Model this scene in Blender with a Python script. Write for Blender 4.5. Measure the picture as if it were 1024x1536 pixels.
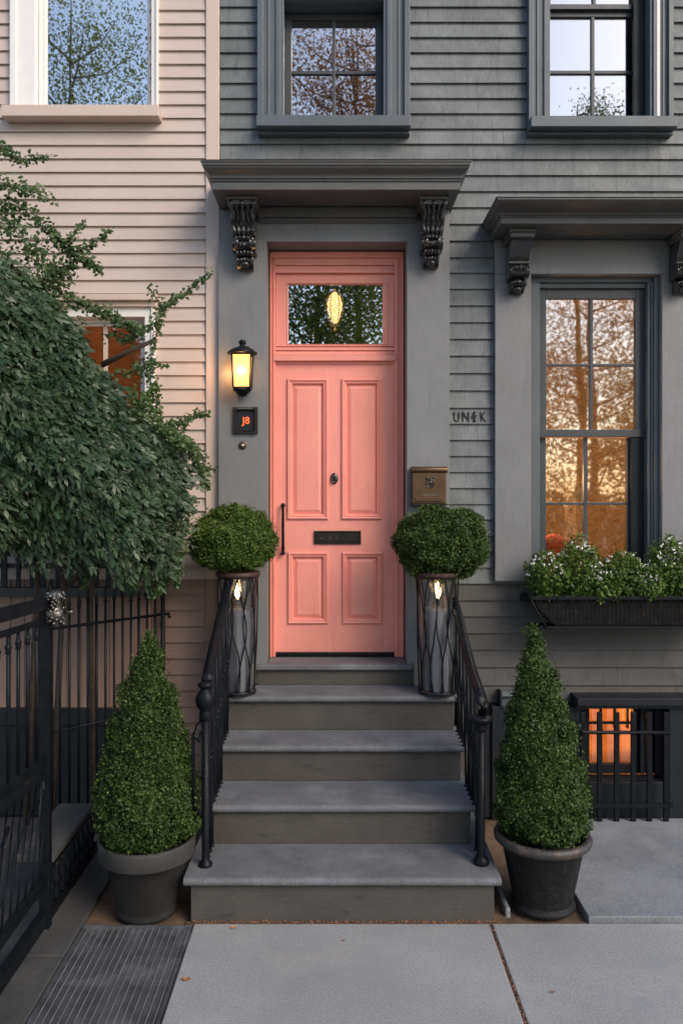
import bpy, math, random
import numpy as np
from mathutils import Vector, noise
R = math.radians
random.seed(7); rng = np.random.default_rng(11)
for o in list(bpy.data.objects): bpy.data.objects.remove(o)
SC = bpy.context.scene
COL = SC.collection

# ------------------------------------------------------------------ camera, sky, sun, exposure
FPX = 1200.0; VX, VY = 505.0, 740.0; EYE = 2.1
cam_d = bpy.data.cameras.new('camera'); cam = bpy.data.objects.new('camera', cam_d); COL.objects.link(cam)
cam.location = (0, 0, EYE); cam.rotation_euler = (R(90), 0, 0)
cam_d.sensor_fit = 'VERTICAL'; cam_d.sensor_height = 36; cam_d.lens = FPX/1536*36
cam_d.shift_x = (512-VX)/1536; cam_d.shift_y = -(768-VY)/1536
cam_d.clip_start = .05; cam_d.clip_end = 3000
SC.camera = cam
SUN_EL, SUN_AZ = 36.0, 42.0        # azimuth measured from -Y (behind the camera) towards +X
sx, sy, sz = math.sin(R(SUN_AZ))*math.cos(R(SUN_EL)), -math.cos(R(SUN_AZ))*math.cos(R(SUN_EL)), math.sin(R(SUN_EL))
W = bpy.data.worlds.new('World'); SC.world = W; W.use_nodes = True
nt = W.node_tree; nt.nodes.clear()
sky = nt.nodes.new('ShaderNodeTexSky'); sky.sky_type = 'NISHITA'; sky.sun_disc = False
sky.sun_elevation = R(SUN_EL); sky.sun_rotation = math.atan2(sx, sy)
sky.air_density = 1.0; sky.dust_density = 1.2; sky.ozone_density = 1.0
bg = nt.nodes.new('ShaderNodeBackground'); bg.inputs[1].default_value = .13
wo = nt.nodes.new('ShaderNodeOutputWorld')
nt.links.new(sky.outputs[0], bg.inputs[0]); nt.links.new(bg.outputs[0], wo.inputs[0])
sd = bpy.data.lights.new('sun', 'SUN'); sd.energy = 1.4; sd.angle = R(32); sd.color = (1, .86, .70)
so = bpy.data.objects.new('sun', sd); COL.objects.link(so); so.location = (3, -4, 12)
so.rotation_euler = Vector((sx, sy, sz)).to_track_quat('Z', 'Y').to_euler()
SC.view_settings.view_transform = 'Standard'; SC.view_settings.look = 'None'
SC.view_settings.exposure = 0.9; SC.view_settings.gamma = 1
SC.cycles.max_bounces = 8; SC.cycles.transparent_max_bounces = 16

def PX(px, Y): return (px-VX)*Y/FPX
def PZ(py, Y): return EYE+(VY-py)*Y/FPX

# ------------------------------------------------------------------ materials
def nodes(name):
    m = bpy.data.materials.new(name); m.use_nodes = True
    return m, m.node_tree, m.node_tree.nodes['Principled BSDF']
def mat(name, col, rough=.5, var=.12, scale=6, grain=None, bump=.15, bscale=120, metal=0, stain=None, sfac=.4, sscale=2.2, island=0, spec=.5, coat=0, speck=None, spots=None):
    m, t, b = nodes(name); N = t.nodes.new; L = t.links.new
    geo = N('ShaderNodeNewGeometry')
    def noise_tex(sc, det=5, stretch=None, rgh=.55):
        n = N('ShaderNodeTexNoise'); n.inputs['Scale'].default_value = sc; n.inputs['Detail'].default_value = det; n.inputs['Roughness'].default_value = rgh
        mp = N('ShaderNodeMapping'); mp.inputs['Scale'].default_value = stretch or (1, 1, 1)
        L(geo.outputs['Position'], mp.inputs[0]); L(mp.outputs[0], n.inputs[0]); return n.outputs[0]
    def ramp(src, a, b_):
        r = N('ShaderNodeMapRange'); r.inputs[1].default_value = .3; r.inputs[2].default_value = .7
        r.inputs[3].default_value = a; r.inputs[4].default_value = b_; L(src, r.inputs[0]); return r.outputs[0]
    def math_(op, a, b_):
        n = N('ShaderNodeMath'); n.operation = op
        for i, v in enumerate((a, b_)):
            if isinstance(v, (int, float)): n.inputs[i].default_value = v
            else: L(v, n.inputs[i])
        return n.outputs[0]
    val = ramp(noise_tex(scale), 1-var, 1+var)
    if grain: val = math_('MULTIPLY', val, ramp(noise_tex(8, 3, grain), 1-var*.7, 1+var*.7))
    if island: val = math_('MULTIPLY', val, math_('ADD', 1-island/2, math_('MULTIPLY', geo.outputs['Random Per Island'], island)))
    if speck: val = math_('MULTIPLY', val, ramp(noise_tex(speck[0], 2), 1-speck[1], 1+speck[1]))
    mx = N('ShaderNodeMix'); mx.data_type = 'RGBA'; mx.blend_type = 'MULTIPLY'; mx.inputs[0].default_value = 1
    mx.inputs[6].default_value = (*col, 1); cb = N('ShaderNodeCombineColor')
    for i in range(3): L(val, cb.inputs[i])
    L(cb.outputs[0], mx.inputs[7]); out = mx.outputs[2]
    if stain:
        m2 = N('ShaderNodeMix'); m2.data_type = 'RGBA'
        r = N('ShaderNodeMapRange'); r.inputs[1].default_value = .5; r.inputs[2].default_value = .72; r.inputs[4].default_value = sfac
        L(noise_tex(sscale, 6, None, .65), r.inputs[0]); L(r.outputs[0], m2.inputs[0]); L(out, m2.inputs[6]); m2.inputs[7].default_value = (*stain, 1); out = m2.outputs[2]
    for sp_ in (spots or []):
        m3 = N('ShaderNodeMix'); m3.data_type = 'RGBA'; r3 = N('ShaderNodeMapRange'); r3.inputs[1].default_value = sp_[1]; r3.inputs[2].default_value = sp_[1]+sp_[4]; r3.inputs[4].default_value = sp_[3]
        L(noise_tex(sp_[0], 3, sp_[5] if len(sp_) > 5 else None, .6), r3.inputs[0]); L(r3.outputs[0], m3.inputs[0]); L(out, m3.inputs[6]); m3.inputs[7].default_value = (*sp_[2], 1); out = m3.outputs[2]
    L(out, b.inputs['Base Color'])
    rr = ramp(noise_tex(scale*2.3), max(.03, rough-.08), min(1, rough+.1)); L(rr, b.inputs['Roughness'])
    b.inputs['Metallic'].default_value = metal; b.inputs['Specular IOR Level'].default_value = spec
    if coat: b.inputs['Coat Weight'].default_value = coat; b.inputs['Coat Roughness'].default_value = .15
    if bump:
        bp = N('ShaderNodeBump'); bp.inputs['Strength'].default_value = bump; bp.inputs['Distance'].default_value = .004
        h = noise_tex(bscale, 4)
        if grain: h = math_('ADD', h, noise_tex(8, 4, grain))
        L(h, bp.inputs['Height']); L(bp.outputs[0], b.inputs['Normal'])
    return m
def leafmat(name, c1, c2, rough=.45, trans=.25, spec=.4):
    m, t, b = nodes(name); N = t.nodes.new; L = t.links.new
    geo = N('ShaderNodeNewGeometry'); cr = N('ShaderNodeValToRGB')
    cr.color_ramp.elements[0].color = (*c1, 1); cr.color_ramp.elements[1].color = (*c2, 1)
    n = N('ShaderNodeTexNoise'); n.inputs['Scale'].default_value = 7; L(geo.outputs['Position'], n.inputs[0])
    a = N('ShaderNodeMath'); a.operation = 'MULTIPLY_ADD'; a.inputs[1].default_value = .65; L(geo.outputs['Random Per Island'], a.inputs[0])
    s = N('ShaderNodeMath'); s.operation = 'MULTIPLY_ADD'; s.inputs[1].default_value = .9; s.inputs[2].default_value = -.3; L(n.outputs[0], s.inputs[0])
    L(s.outputs[0], a.inputs[2]); L(a.outputs[0], cr.inputs[0]); L(cr.outputs[0], b.inputs['Base Color'])
    b.inputs['Roughness'].default_value = rough; b.inputs['Specular IOR Level'].default_value = spec
    tr = N('ShaderNodeBsdfTranslucent'); L(cr.outputs[0], tr.inputs[0]); mx = N('ShaderNodeMixShader'); mx.inputs[0].default_value = trans
    L(b.outputs[0], mx.inputs[1]); L(tr.outputs[0], mx.inputs[2]); L(mx.outputs[0], t.nodes['Material Output'].inputs[0])
    return m
def emis(name, col, st, base=(.8, .6, .4)):
    m, t, b = nodes(name); b.inputs['Base Color'].default_value = (*base, 1)
    b.inputs['Emission Color'].default_value = (*col, 1); b.inputs['Emission Strength'].default_value = st; b.inputs['Roughness'].default_value = .3
    return m
def glass(name, refl=.5, tint=(1, 1, 1), trans=(.8, .8, .8), wav=.02, rough=0.0):
    m, t, b = nodes(name); N = t.nodes.new; L = t.links.new; t.nodes.remove(b)
    g = N('ShaderNodeBsdfGlossy'); g.inputs['Roughness'].default_value = rough; g.inputs[0].default_value = (*tint, 1)
    tr = N('ShaderNodeBsdfTransparent'); tr.inputs[0].default_value = (*trans, 1)
    mx = N('ShaderNodeMixShader'); mx.inputs[0].default_value = refl
    geo = N('ShaderNodeNewGeometry'); n = N('ShaderNodeTexNoise'); n.inputs['Scale'].default_value = 3; n.inputs['Detail'].default_value = 1
    L(geo.outputs['Position'], n.inputs[0]); bp = N('ShaderNodeBump'); bp.inputs['Strength'].default_value = wav; bp.inputs['Distance'].default_value = .05
    L(n.outputs[0], bp.inputs['Height']); L(bp.outputs[0], g.inputs['Normal'])
    L(tr.outputs[0], mx.inputs[1]); L(g.outputs[0], mx.inputs[2]); L(mx.outputs[0], t.nodes['Material Output'].inputs[0])
    return m

M = {}
M['grey'] = mat('grey_paint_siding', (.123, .135, .138), .55, .2, 6, (14, 1, 2.2), .5, 110, stain=(.21, .21, .2), sfac=.4, sscale=4, island=.26, spots=[(9, .56, (.075, .085, .09), .55, .12, (3.2, 1, .35)), (34, .70, (.3, .3, .29), .7, .03)])
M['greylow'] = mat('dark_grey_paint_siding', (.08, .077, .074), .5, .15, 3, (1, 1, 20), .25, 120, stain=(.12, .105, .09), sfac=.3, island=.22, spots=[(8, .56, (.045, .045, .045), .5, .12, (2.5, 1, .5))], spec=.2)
M['surround'] = mat('grey_paint_smooth', (.17, .173, .178), .5, .09, 3, (20, 1, 1.5), .2, 160, stain=(.215, .2, .185), sfac=.35, sscale=1.2, spots=[(7, .58, (.12, .125, .13), .4, .12, (4, 1, .4))])
M['trim'] = mat('blue_grey_paint_trim', (.088, .105, .118), .42, .08, 4, (20, 1, 1.5), .1, 200, stain=(.17, .18, .185), sfac=.25)
M['cornice'] = mat('dark_grey_paint_cornice', (.085, .085, .082), .42, .1, 4, (1.5, 1, 20), .12, 200, stain=(.2, .18, .16), sfac=.22)
M['sash'] = mat('slate_paint_sash', (.045, .05, .056), .4, .08, 8, bump=.05)
M['darktrim'] = mat('charcoal_paint', (.016, .019, .023), .42, .15, 6, bump=.1, stain=(.03, .034, .038), sfac=.3, spec=.2)
M['cream'] = mat('cream_paint_siding', (.5, .415, .37), .6, .05, 3, (1, 1, 18), .15, 150, stain=(.45, .36, .32), sfac=.3, island=.07)
M['tan'] = mat('tan_paint_siding', (.27, .175, .135), .6, .09, 3, (1, 1, 18), .15, 150, stain=(.2, .14, .11), sfac=.4, island=.12)
M['creamtrim'] = mat('cream_paint_trim', (.56, .45, .39), .5, .05, 3, bump=.06)
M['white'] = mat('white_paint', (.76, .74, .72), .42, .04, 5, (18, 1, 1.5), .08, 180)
M['coral'] = mat('coral_paint', (.80, .30, .24), .36, .045, 3, (16, 1, 1), .16, 160, stain=(.70, .25, .20), sfac=.45, sscale=2.5, spots=[(60, .72, (.5, .2, .17), .5, .03), (5, .6, (.66, .24, .2), .5, .1, (3, 1, .5))])
M['iron'] = mat('black_iron_paint', (.005, .0065, .009), .45, .25, 20, bump=.25, bscale=90, stain=(.016, .019, .023), sfac=.35, sscale=9, spec=.2)
M['blackgloss'] = mat('black_gloss_paint', (.014, .014, .015), .16, .3, 15, bump=.15, bscale=70, stain=(.10, .085, .07), sfac=.5, sscale=16, coat=.8)
M['hardware'] = mat('dark_bronze', (.035, .028, .025), .35, .3, 30, metal=.6, bump=.1)
M['bronze'] = mat('bronze_metal', (.115, .07, .04), .42, .18, 9, metal=.75, bump=.08, stain=(.12, .07, .04), sfac=.5, sscale=8)
M['steel'] = mat('tarnished_silver', (.32, .3, .27), .28, .3, 25, metal=1, bump=.4, bscale=60, stain=(.15, .13, .1), sfac=.6, sscale=20)
M['tread'] = mat('bluestone_tread', (.122, .126, .135), .72, .2, 4, bump=.6, bscale=200, stain=(.21, .225, .245), sfac=.55, sscale=5, speck=(130, .26), spots=[(6, .58, (.1, .105, .115), .5, .08), (45, .71, (.36, .37, .38), .6, .03)])
M['riser'] = mat('brown_grey_painted_riser', (.074, .068, .062), .65, .12, 5, (1.5, 1, 30), .3, 180, stain=(.1, .085, .075), sfac=.35, spots=[(11, .6, (.045, .042, .04), .6, .1, (.6, 1, 2)), (70, .72, (.25, .22, .19), .6, .02)], spec=.2)
M['pave'] = mat('concrete_pavement', (.275, .279, .277), .85, .14, 1.6, bump=.6, bscale=220, stain=(.40, .385, .35), sfac=.6, sscale=1.3, speck=(110, .2), spots=[(2.2, .56, (.255, .265, .27), .6, .12), (16, .74, (.12, .12, .12), .7, .015), (55, .74, (.5, .5, .48), .5, .02)])
M['slab'] = mat('bluestone_slab', (.2, .212, .225), .8, .2, 2.5, bump=.6, bscale=200, stain=(.29, .295, .3), sfac=.5, sscale=3, speck=(110, .22), spots=[(4, .6, (.13, .14, .15), .5, .08), (40, .72, (.45, .45, .45), .6, .02)])
M['strip'] = mat('dark_stone_strip', (.065, .064, .062), .75, .25, 3, bump=.6, bscale=120, stain=(.12, .115, .105), sfac=.5, sscale=5, speck=(150, .2), spec=.2)
M['dirt'] = mat('sandy_dirt', (.125, .08, .05), .95, .35, 12, bump=1, bscale=120, stain=(.06, .045, .035), sfac=.6, sscale=10, speck=(220, .35))
M['asphalt'] = mat('asphalt', (.05, .05, .052), .9, .15, 3, bump=.5, bscale=150)
M['grate'] = mat('weathered_grate_iron', (.055, .058, .064), .62, .4, 8, bump=.5, bscale=140, stain=(.15, .16, .17), sfac=.8, sscale=5, speck=(120, .25))
M['rib'] = mat('worn_bare_rib', (.19, .185, .175), .5, .35, 14, bump=.3, stain=(.08, .08, .08), sfac=.5, sscale=8)
M['pot'] = mat('dark_clay_pot', (.022, .021, .02), .7, .25, 9, bump=.5, bscale=110, stain=(.05, .048, .045), sfac=.6, sscale=7, spec=.2)
M['potrim'] = mat('grey_pot_rim', (.052, .05, .048), .6, .15, 9, bump=.3, bscale=110, stain=(.07, .065, .06), sfac=.5, sscale=12, spec=.2)
M['castpot'] = mat('black_cast_pot', (.013, .0125, .013), .55, .25, 9, bump=.9, bscale=150, stain=(.06, .058, .056), sfac=.35, sscale=30, spots=[(90, .68, (.2, .2, .19), .6, .02)], spec=.2)
M['castrim'] = mat('worn_cast_rim', (.04, .036, .034), .45, .3, 14, bump=.7, bscale=90, stain=(.2, .12, .08), sfac=.6, sscale=16)
M['soil'] = mat('potting_soil', (.025, .018, .012), .95, .4, 30, bump=1, bscale=60)
M['bark'] = mat('brown_bark', (.06, .042, .03), .9, .3, 20, bump=1, bscale=50)
M['core'] = mat('shaded_inner_foliage', (.008, .014, .005), .9, .3, 30, bump=1, bscale=60)  # near-black core colour paints the shade inside the shrubs
M['box'] = leafmat('boxwood_leaf', (.010, .030, .006), (.085, .135, .03), .5, .2, .3)
M['boxlight'] = leafmat('light_boxwood_leaf', (.02, .055, .008), (.14, .21, .04), .5, .25, .3)
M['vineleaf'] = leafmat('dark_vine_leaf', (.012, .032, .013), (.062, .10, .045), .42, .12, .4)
M['vinedark'] = leafmat('shaded_vine_leaf', (.010, .022, .009), (.03, .05, .022), .6, .1, .2)  # inner leaves coloured darker to paint the shade in the gaps
M['viney'] = leafmat('small_vine_leaf', (.03, .06, .02), (.1, .16, .05), .42, .3)
M['treeleaf'] = leafmat('street_tree_leaf', (.05, .08, .015), (.2, .24, .05), .5, .55)
M['autumn'] = leafmat('autumn_leaf', (.2, .1, .045), (.45, .24, .12), .5, .55)
M['gold'] = leafmat('sunglow_leaf', (.14, .12, .035), (.42, .32, .12), .5, .5)  # gold colour carries the sun glow mirrored in the parlour panes
M['flower'] = mat('white_petal', (.78, .74, .74), .6, .1, 20, bump=0)
M['dryleaf'] = mat('dry_leaf', (.3, .13, .06), .7, .3, 40, bump=.2)
M['glass'] = glass('window_glass', .66, tint=(1, .97, .93), wav=.008, rough=.012)
M['glasshi'] = glass('upper_window_glass', .44, tint=(1, .97, .94), wav=.008, rough=.012)
M['glasslo'] = glass('parlour_window_glass', .40, tint=(1, .92, .82), wav=.012, rough=.022)
M['glassbase'] = glass('dim_window_glass', .12, wav=.02)
M['smoke'] = glass('smoked_glass', .16, trans=(.75, .75, .78), wav=.1, rough=.1)
M['clear'] = glass('clear_lamp_glass', .15, trans=(.95, .9, .8), wav=.05)
M['warmwall'] = mat('ochre_room_plaster', (.5, .33, .18), .8, .25, 3, bump=0, stain=(.3, .2, .08), sfac=.7, sscale=3)
M['brownwall'] = mat('brown_room_plaster', (.3, .16, .1), .8, .2, 2, bump=0)
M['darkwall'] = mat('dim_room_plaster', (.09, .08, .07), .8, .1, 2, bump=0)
M['curtain'] = mat('linen_curtain', (.7, .5, .3), .8, .1, 6, (60, 1, 1), .2)
M['redcloth'] = mat('red_upholstery', (.45, .05, .02), .7, .1, 9)
M['lampglow'] = emis('frosted_lamp_glow', (1, .47, .11), 1.25, (.35, .16, .05))
M['bulb'] = emis('bulb_glow', (1, .66, .3), 8)
M['roomlamp'] = emis('lamp_shade_glow', (1, .5, .15), 2.6)
M['digit'] = emis('orange_lit_digits', (1, .12, .03), .9, (.6, .1, .03))
M['brass'] = mat('brass', (.5, .33, .14), .3, .1, 20, metal=1, bump=0)

# ------------------------------------------------------------------ object helpers
ORI = {}
def tag(o, label=None, cat=None, group=None, kind=None):
    if label: o['label'] = label
    if cat: o['category'] = cat
    if group: o['group'] = group
    if kind: o['kind'] = kind
    return o
def thing(name, loc, label, cat, group=None):
    o = bpy.data.objects.new(name, None); COL.objects.link(o); o.location = loc; o.empty_display_size = .1
    ORI[o.name] = Vector(loc); return tag(o, label, cat, group)
def link(name, me, parent, loc=None):
    o = bpy.data.objects.new(name, me); COL.objects.link(o)
    if parent is not None: o.parent = parent; ORI[o.name] = ORI[parent.name]
    else: ORI[o.name] = Vector(loc or (0, 0, 0)); o.location = ORI[o.name]
    return o
class MB:
    def __init__(s): s.v = []; s.f = []; s.sm = []
    def add(s, v, f, smooth=False):
        n = len(s.v); s.v += [tuple(p) for p in v]; s.f += [tuple(i+n for i in q) for q in f]; s.sm += [smooth]*len(f); return s
    def box(s, x0, x1, y0, y1, z0, z1):
        v = [(x, y, z) for z in (z0, z1) for y in (y0, y1) for x in (x0, x1)]
        return s.add(v, [(0, 2, 3, 1), (4, 5, 7, 6), (0, 1, 5, 4), (2, 6, 7, 3), (0, 4, 6, 2), (1, 3, 7, 5)])
    def frame(s, x0, x1, z0, z1, w, y0, y1, wt=None, wb=None):
        wt = w if wt is None else wt; wb = w if wb is None else wb
        s.box(x0, x0+w, y0, y1, z0, z1); s.box(x1-w, x1, y0, y1, z0, z1)
        if wt: s.box(x0+w, x1-w, y0, y1, z1-wt, z1)
        if wb: s.box(x0+w, x1-w, y0, y1, z0, z0+wb)
        return s
    def ringframe(s, x0, x1, z0, z1, prof):   # mitred moulding: prof = [(inset, y)]
        v = []; n = len(prof)
        for i, y in prof: v += [(x0+i, y, z0+i), (x1-i, y, z0+i), (x1-i, y, z1-i), (x0+i, y, z1-i)]
        f = [(a*4+k, a*4+(k+1) % 4, (a+1)*4+(k+1) % 4, (a+1)*4+k) for a in range(n-1) for k in range(4)]
        return s.add(v, f)
    def lathe(s, c, prof, n=24, axis='z', sx=1, sy=1, cap=True):
        v = []; f = []
        for r, h in prof:
            for k in range(n):
                a = 2*math.pi*k/n
                p = (r*math.cos(a)*sx, r*math.sin(a)*sy, h)
                if axis == 'y': p = (p[0], h, p[1])
                if axis == 'x': p = (h, p[0], p[1])
                v.append((c[0]+p[0], c[1]+p[1], c[2]+p[2]))
        m = len(prof)
        for i in range(m-1):
            for k in range(n): f.append((i*n+k, i*n+(k+1) % n, (i+1)*n+(k+1) % n, (i+1)*n+k))
        if cap: f.append(tuple(range(n))[::-1]); f.append(tuple(range((m-1)*n, m*n)))
        return s.add(v, f, True)
    def tube(s, pts, r, n=8, flat=1.0, cap=True):
        pts = [Vector(p) for p in pts]; v = []; f = []; m = len(pts)
        rr = r if isinstance(r, (list, tuple)) else [r]*m
        for i, p in enumerate(pts):
            d = (pts[min(i+1, m-1)]-pts[max(i-1, 0)]).normalized()
            up = Vector((0, 0, 1)) if abs(d.z) < .95 else Vector((0, 1, 0))
            a = d.cross(up).normalized(); b = a.cross(d).normalized()
            for k in range(n):
                t = 2*math.pi*(k+.5)/n; v.append(p+a*math.cos(t)*rr[i]+b*math.sin(t)*rr[i]*flat)
        for i in range(m-1):
            for k in range(n): f.append((i*n+k, i*n+(k+1) % n, (i+1)*n+(k+1) % n, (i+1)*n+k))
        if cap: f.append(tuple(range(n))[::-1]); f.append(tuple(range((m-1)*n, m*n)))
        return s.add(v, f, n > 5)
    def extr(s, poly, x0, x1):    # poly of (y,z) extruded along x
        n = len(poly); v = [(x0, y, z) for y, z in poly]+[(x1, y, z) for y, z in poly]
        f = [(k, (k+1) % n, n+(k+1) % n, n+k) for k in range(n)]+[tuple(range(n))[::-1], tuple(range(n, 2*n))]
        return s.add(v, f)
    def blob(s, c, r, n=10, amp=.15, sc=3):
        prof = [(math.sin(math.pi*i/n)*1, -math.cos(math.pi*i/n)) for i in range(n+1)]
        v = []; f = []; k2 = n*2
        for a, h in prof:
            for k in range(k2):
                t = 2*math.pi*k/k2; d = Vector((a*math.cos(t), a*math.sin(t), h))
                q = 1+amp*noise.noise(d*sc+Vector(c)*7); v.append((c[0]+d.x*r[0]*q, c[1]+d.y*r[1]*q, c[2]+d.z*r[2]*q))
        for i in range(n):
            for k in range(k2): f.append((i*k2+k, i*k2+(k+1) % k2, (i+1)*k2+(k+1) % k2, (i+1)*k2+k))
        return s.add(v, f, True)
    def build(s, name, m, parent=None, bevel=0, seg=2, loc=None):
        me = bpy.data.meshes.new(name)
        off = ORI[parent.name] if parent is not None else Vector(loc or (0, 0, 0))
        me.from_pydata([(a-off.x, b-off.y, c-off.z) for a, b, c in s.v], [], s.f)
        me.polygons.foreach_set('use_smooth', s.sm); me.materials.append(m if not isinstance(m, str) else M[m])
        me.validate(); me.update()
        o = link(name, me, parent, loc)
        import bmesh
        bm = bmesh.new(); bm.from_mesh(me); bmesh.ops.recalc_face_normals(bm, faces=bm.faces); bm.to_mesh(me); bm.free()
        if bevel:
            md = o.modifiers.new('bevel', 'BEVEL'); md.width = bevel; md.segments = seg; md.limit_method = 'ANGLE'; md.angle_limit = R(40); md.harden_normals = False
        return o

def copy_tree(o, parent=None):
    c = o.copy(); COL.objects.link(c); c.parent = parent
    for ch in list(o.children): copy_tree(ch, c)
    return c

# leaf clouds (numpy)
T_SMALL = (np.array([(0, 0, 0), (.42, .45, .10), (0, 1, 0), (-.42, .45, .10)], float), [(0, 1, 2), (0, 2, 3)])
T_LOBE = (np.array([(0, 0, 0), (.30, .10, .05), (.62, .22, -.04), (.40, .42, .05), (.50, .72, -.05), (.22, .62, .06), (0, 1.15, -.10), (-.22, .62, .06), (-.50, .72, -.05), (-.40, .42, .05), (-.62, .22, -.04), (-.30, .10, .05), (0, .38, .02)], float),
          [(12, i, (i+1) % 12) for i in range(12)])
def leaves(name, m, parent, P, Nn, D, size, tmpl, loc=None):
    """P points, Nn normals, D tip directions, size array"""
    tv, tf = tmpl; n = len(P); k = len(tv)
    Nn = Nn/np.linalg.norm(Nn, axis=1, keepdims=True)
    D = D-Nn*np.sum(D*Nn, axis=1, keepdims=True); D = D/(np.linalg.norm(D, axis=1, keepdims=True)+1e-9)
    S = np.cross(D, Nn)
    off = np.array(ORI[parent.name] if parent is not None else (loc or (0, 0, 0)))
    V = P[:, None, :]-off+size[:, None, None]*(tv[None, :, 0, None]*S[:, None, :]+tv[None, :, 1, None]*D[:, None, :]+tv[None, :, 2, None]*Nn[:, None, :])
    V = V.reshape(-1, 3); nf = len(tf)
    F = (np.array(tf)[None]+(np.arange(n)*k)[:, None, None]).reshape(-1)
    me = bpy.data.meshes.new(name); me.vertices.add(len(V)); me.vertices.foreach_set('co', V.ravel())
    me.loops.add(len(F)); me.loops.foreach_set('vertex_index', F.astype(np.int32))
    me.polygons.add(n*nf); me.polygons.foreach_set('loop_start', (np.arange(n*nf)*3).astype(np.int32))
    me.polygons.foreach_set('loop_total', np.full(n*nf, 3, np.int32))
    me.polygons.foreach_set('use_smooth', np.ones(n*nf, bool))
    me.update(calc_edges=True); me.validate(); me.materials.append(M[m])
    return link(name, me, parent, loc)
def unit(n):
    a = rng.normal(size=(n, 3)); return a/np.linalg.norm(a, axis=1, keepdims=True)
def npnoise(P, sc, seed=0):
    return np.array([noise.noise((p[0]*sc+seed, p[1]*sc, p[2]*sc)) for p in P])

# ------------------------------------------------------------------ setting: ground
MB().box(-60, 60, -120, 60, -.5, -.06).build('ground', 'asphalt', bevel=0).__setitem__('kind', 'structure')
g = MB()
g.box(-.695, .742, .6, 3.905, -.06, 0); g.box(.757, 2.9, .6, 3.905, -.06, .001)
g.box(-.695, .742, -1.6, .585, -.06, 0); g.box(.757, 2.9, -1.6, .585, -.06, 0); g.box(-6, -.735, -1.6, 2.35, -.06, 0); g.box(2.915, 6, -1.6, 3.905, -.06, 0)
tag(g.build('pavement', 'pave', bevel=.006), kind='structure')
tag(MB().box(-6, 6, -1.78, -1.605, -.2, .01).build('kerb', 'slab', bevel=.01), kind='structure')
# sandy bed under the paving and beside the steps
bed = MB(); nx, ny = 60, 40
bv = [(-1.5+3.2*i/nx, .6+4.9*j/ny, -.02+.018*noise.noise((i*.35, j*.4, 3))+.006*noise.noise((i*1.3, j*1.1, 9))) for j in range(ny+1) for i in range(nx+1)]
bed.add(bv, [(j*(nx+1)+i, j*(nx+1)+i+1, (j+1)*(nx+1)+i+1, (j+1)*(nx+1)+i) for j in range(ny) for i in range(nx)], True)
tag(bed.build('sandy_bed', 'dirt'), kind='structure')
s = MB(); ys = [2.36, 3.0, 3.62, 4.25, 5.2]
for a, b in zip(ys[:-1], ys[1:]): s.box(-1.43, -1.235, a+.004, b-.004, -.06, .004+.004*random.random())
tag(s.build('stone_border_strip', 'strip', bevel=.006), kind='structure')
tag(MB().box(-5, -1.435, 2.36, 5.24, -.06, -.012).build('side_yard_paving', 'strip'), kind='structure')
s = MB(); s.box(1.235, 2.62, 3.93, 5.12, -.05, .022); s.box(2.64, 6, 3.93, 5.12, -.05, .02)
tag(s.build('bluestone_apron', 'slab', bevel=.006), kind='structure')

# grate
gr = thing('iron_grate', (-.97, 3.1, 0), 'dark weathered pavement grate with thin pale parallel ribs in front of the left pot', 'grate')
MB().box(-1.222, -.708, 2.36, 3.885, -.05, -.004).build('plate', 'grate', gr)
MB().box(-1.228, -1.214, 2.36, 3.885, -.04, .003).box(-.716, -.702, 2.36, 3.885, -.04, .003).box(-1.214, -.716, 3.873, 3.887, -.04, .003).build('edge_frame', 'grate', gr)
b = MB()
for i in range(16):
    x = -1.2+i*.0315; b.box(x-.0011, x+.0011, 2.36, 3.868, -.006, .0005)
b.build('rib_pattern', 'rib', gr)

# ------------------------------------------------------------------ GREY HOUSE
YF = 5.25; YS = 5.17; YD = 5.42
house = thing('grey_townhouse', (1.2, YF, 0), 'dark grey clapboard townhouse with a coral front door and bracketed cornices', 'house')
def siding(mb, zs, x0, x1, yf, holes, lip=.016, joints=.8):
    zs = sorted(zs)
    for za, zb in zip(zs[:-1], zs[1:]):
        cuts = sorted({za, zb, *[z for h in holes for z in (h[2], h[3]) if za < z < zb]})
        for ca, cb in zip(cuts[:-1], cuts[1:]):
            mid = (ca+cb)/2; iv = [(x0, x1)]
            for h in holes:
                if h[2] < mid < h[3]:
                    nv = []
                    for a, b_ in iv:
                        if h[1] <= a or h[0] >= b_: nv.append((a, b_)); continue
                        if h[0] > a: nv.append((a, h[0]))
                        if h[1] < b_: nv.append((h[1], b_))
                    iv = nv
            for a, b_ in iv:
                segs = [a]
                if b_-a > 1.2 and random.random() < joints: segs.append(random.uniform(a+.35, b_-.35))
                segs.append(b_)
                for p, q in zip(segs[:-1], segs[1:]):
                    q2 = q-(.0015 if q != b_ else 0)
                    ya = yf-lip*(1-(ca-za)/(zb-za))-.002; yb = yf-lip*(1-(cb-za)/(zb-za))-.002
                    dz = .0012*(random.random()-.5)
                    v = [(p, ya, ca+dz), (q2, ya, ca-dz), (q2, yb, cb), (p, yb, cb), (p, yf+.012, ca+dz), (q2, yf+.012, ca-dz), (q2, yf+.012, cb), (p, yf+.012, cb)]
                    mb.add(v, [(0, 1, 2, 3), (4, 5, 1, 0), (5, 6, 2, 1), (7, 4, 0, 3)])
def lines(lst, Y=YF): return [PZ(y, Y) for y in lst]
up = [240-i*22.8 for i in range(0, 17)]
mid_ = [240, 264, 288, 312, 337, 362, 387, 410, 434, 459, 484, 509, 534, 560, 586, 612, 636, 660, 684, 708, 732, 756, 779, 803.5, 827, 851, 875]
low = [875, 900, 924, 949, 974, 1000, 1027, 1052, 1078, 1104, 1130, 1156, 1182, 1208, 1240]
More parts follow.
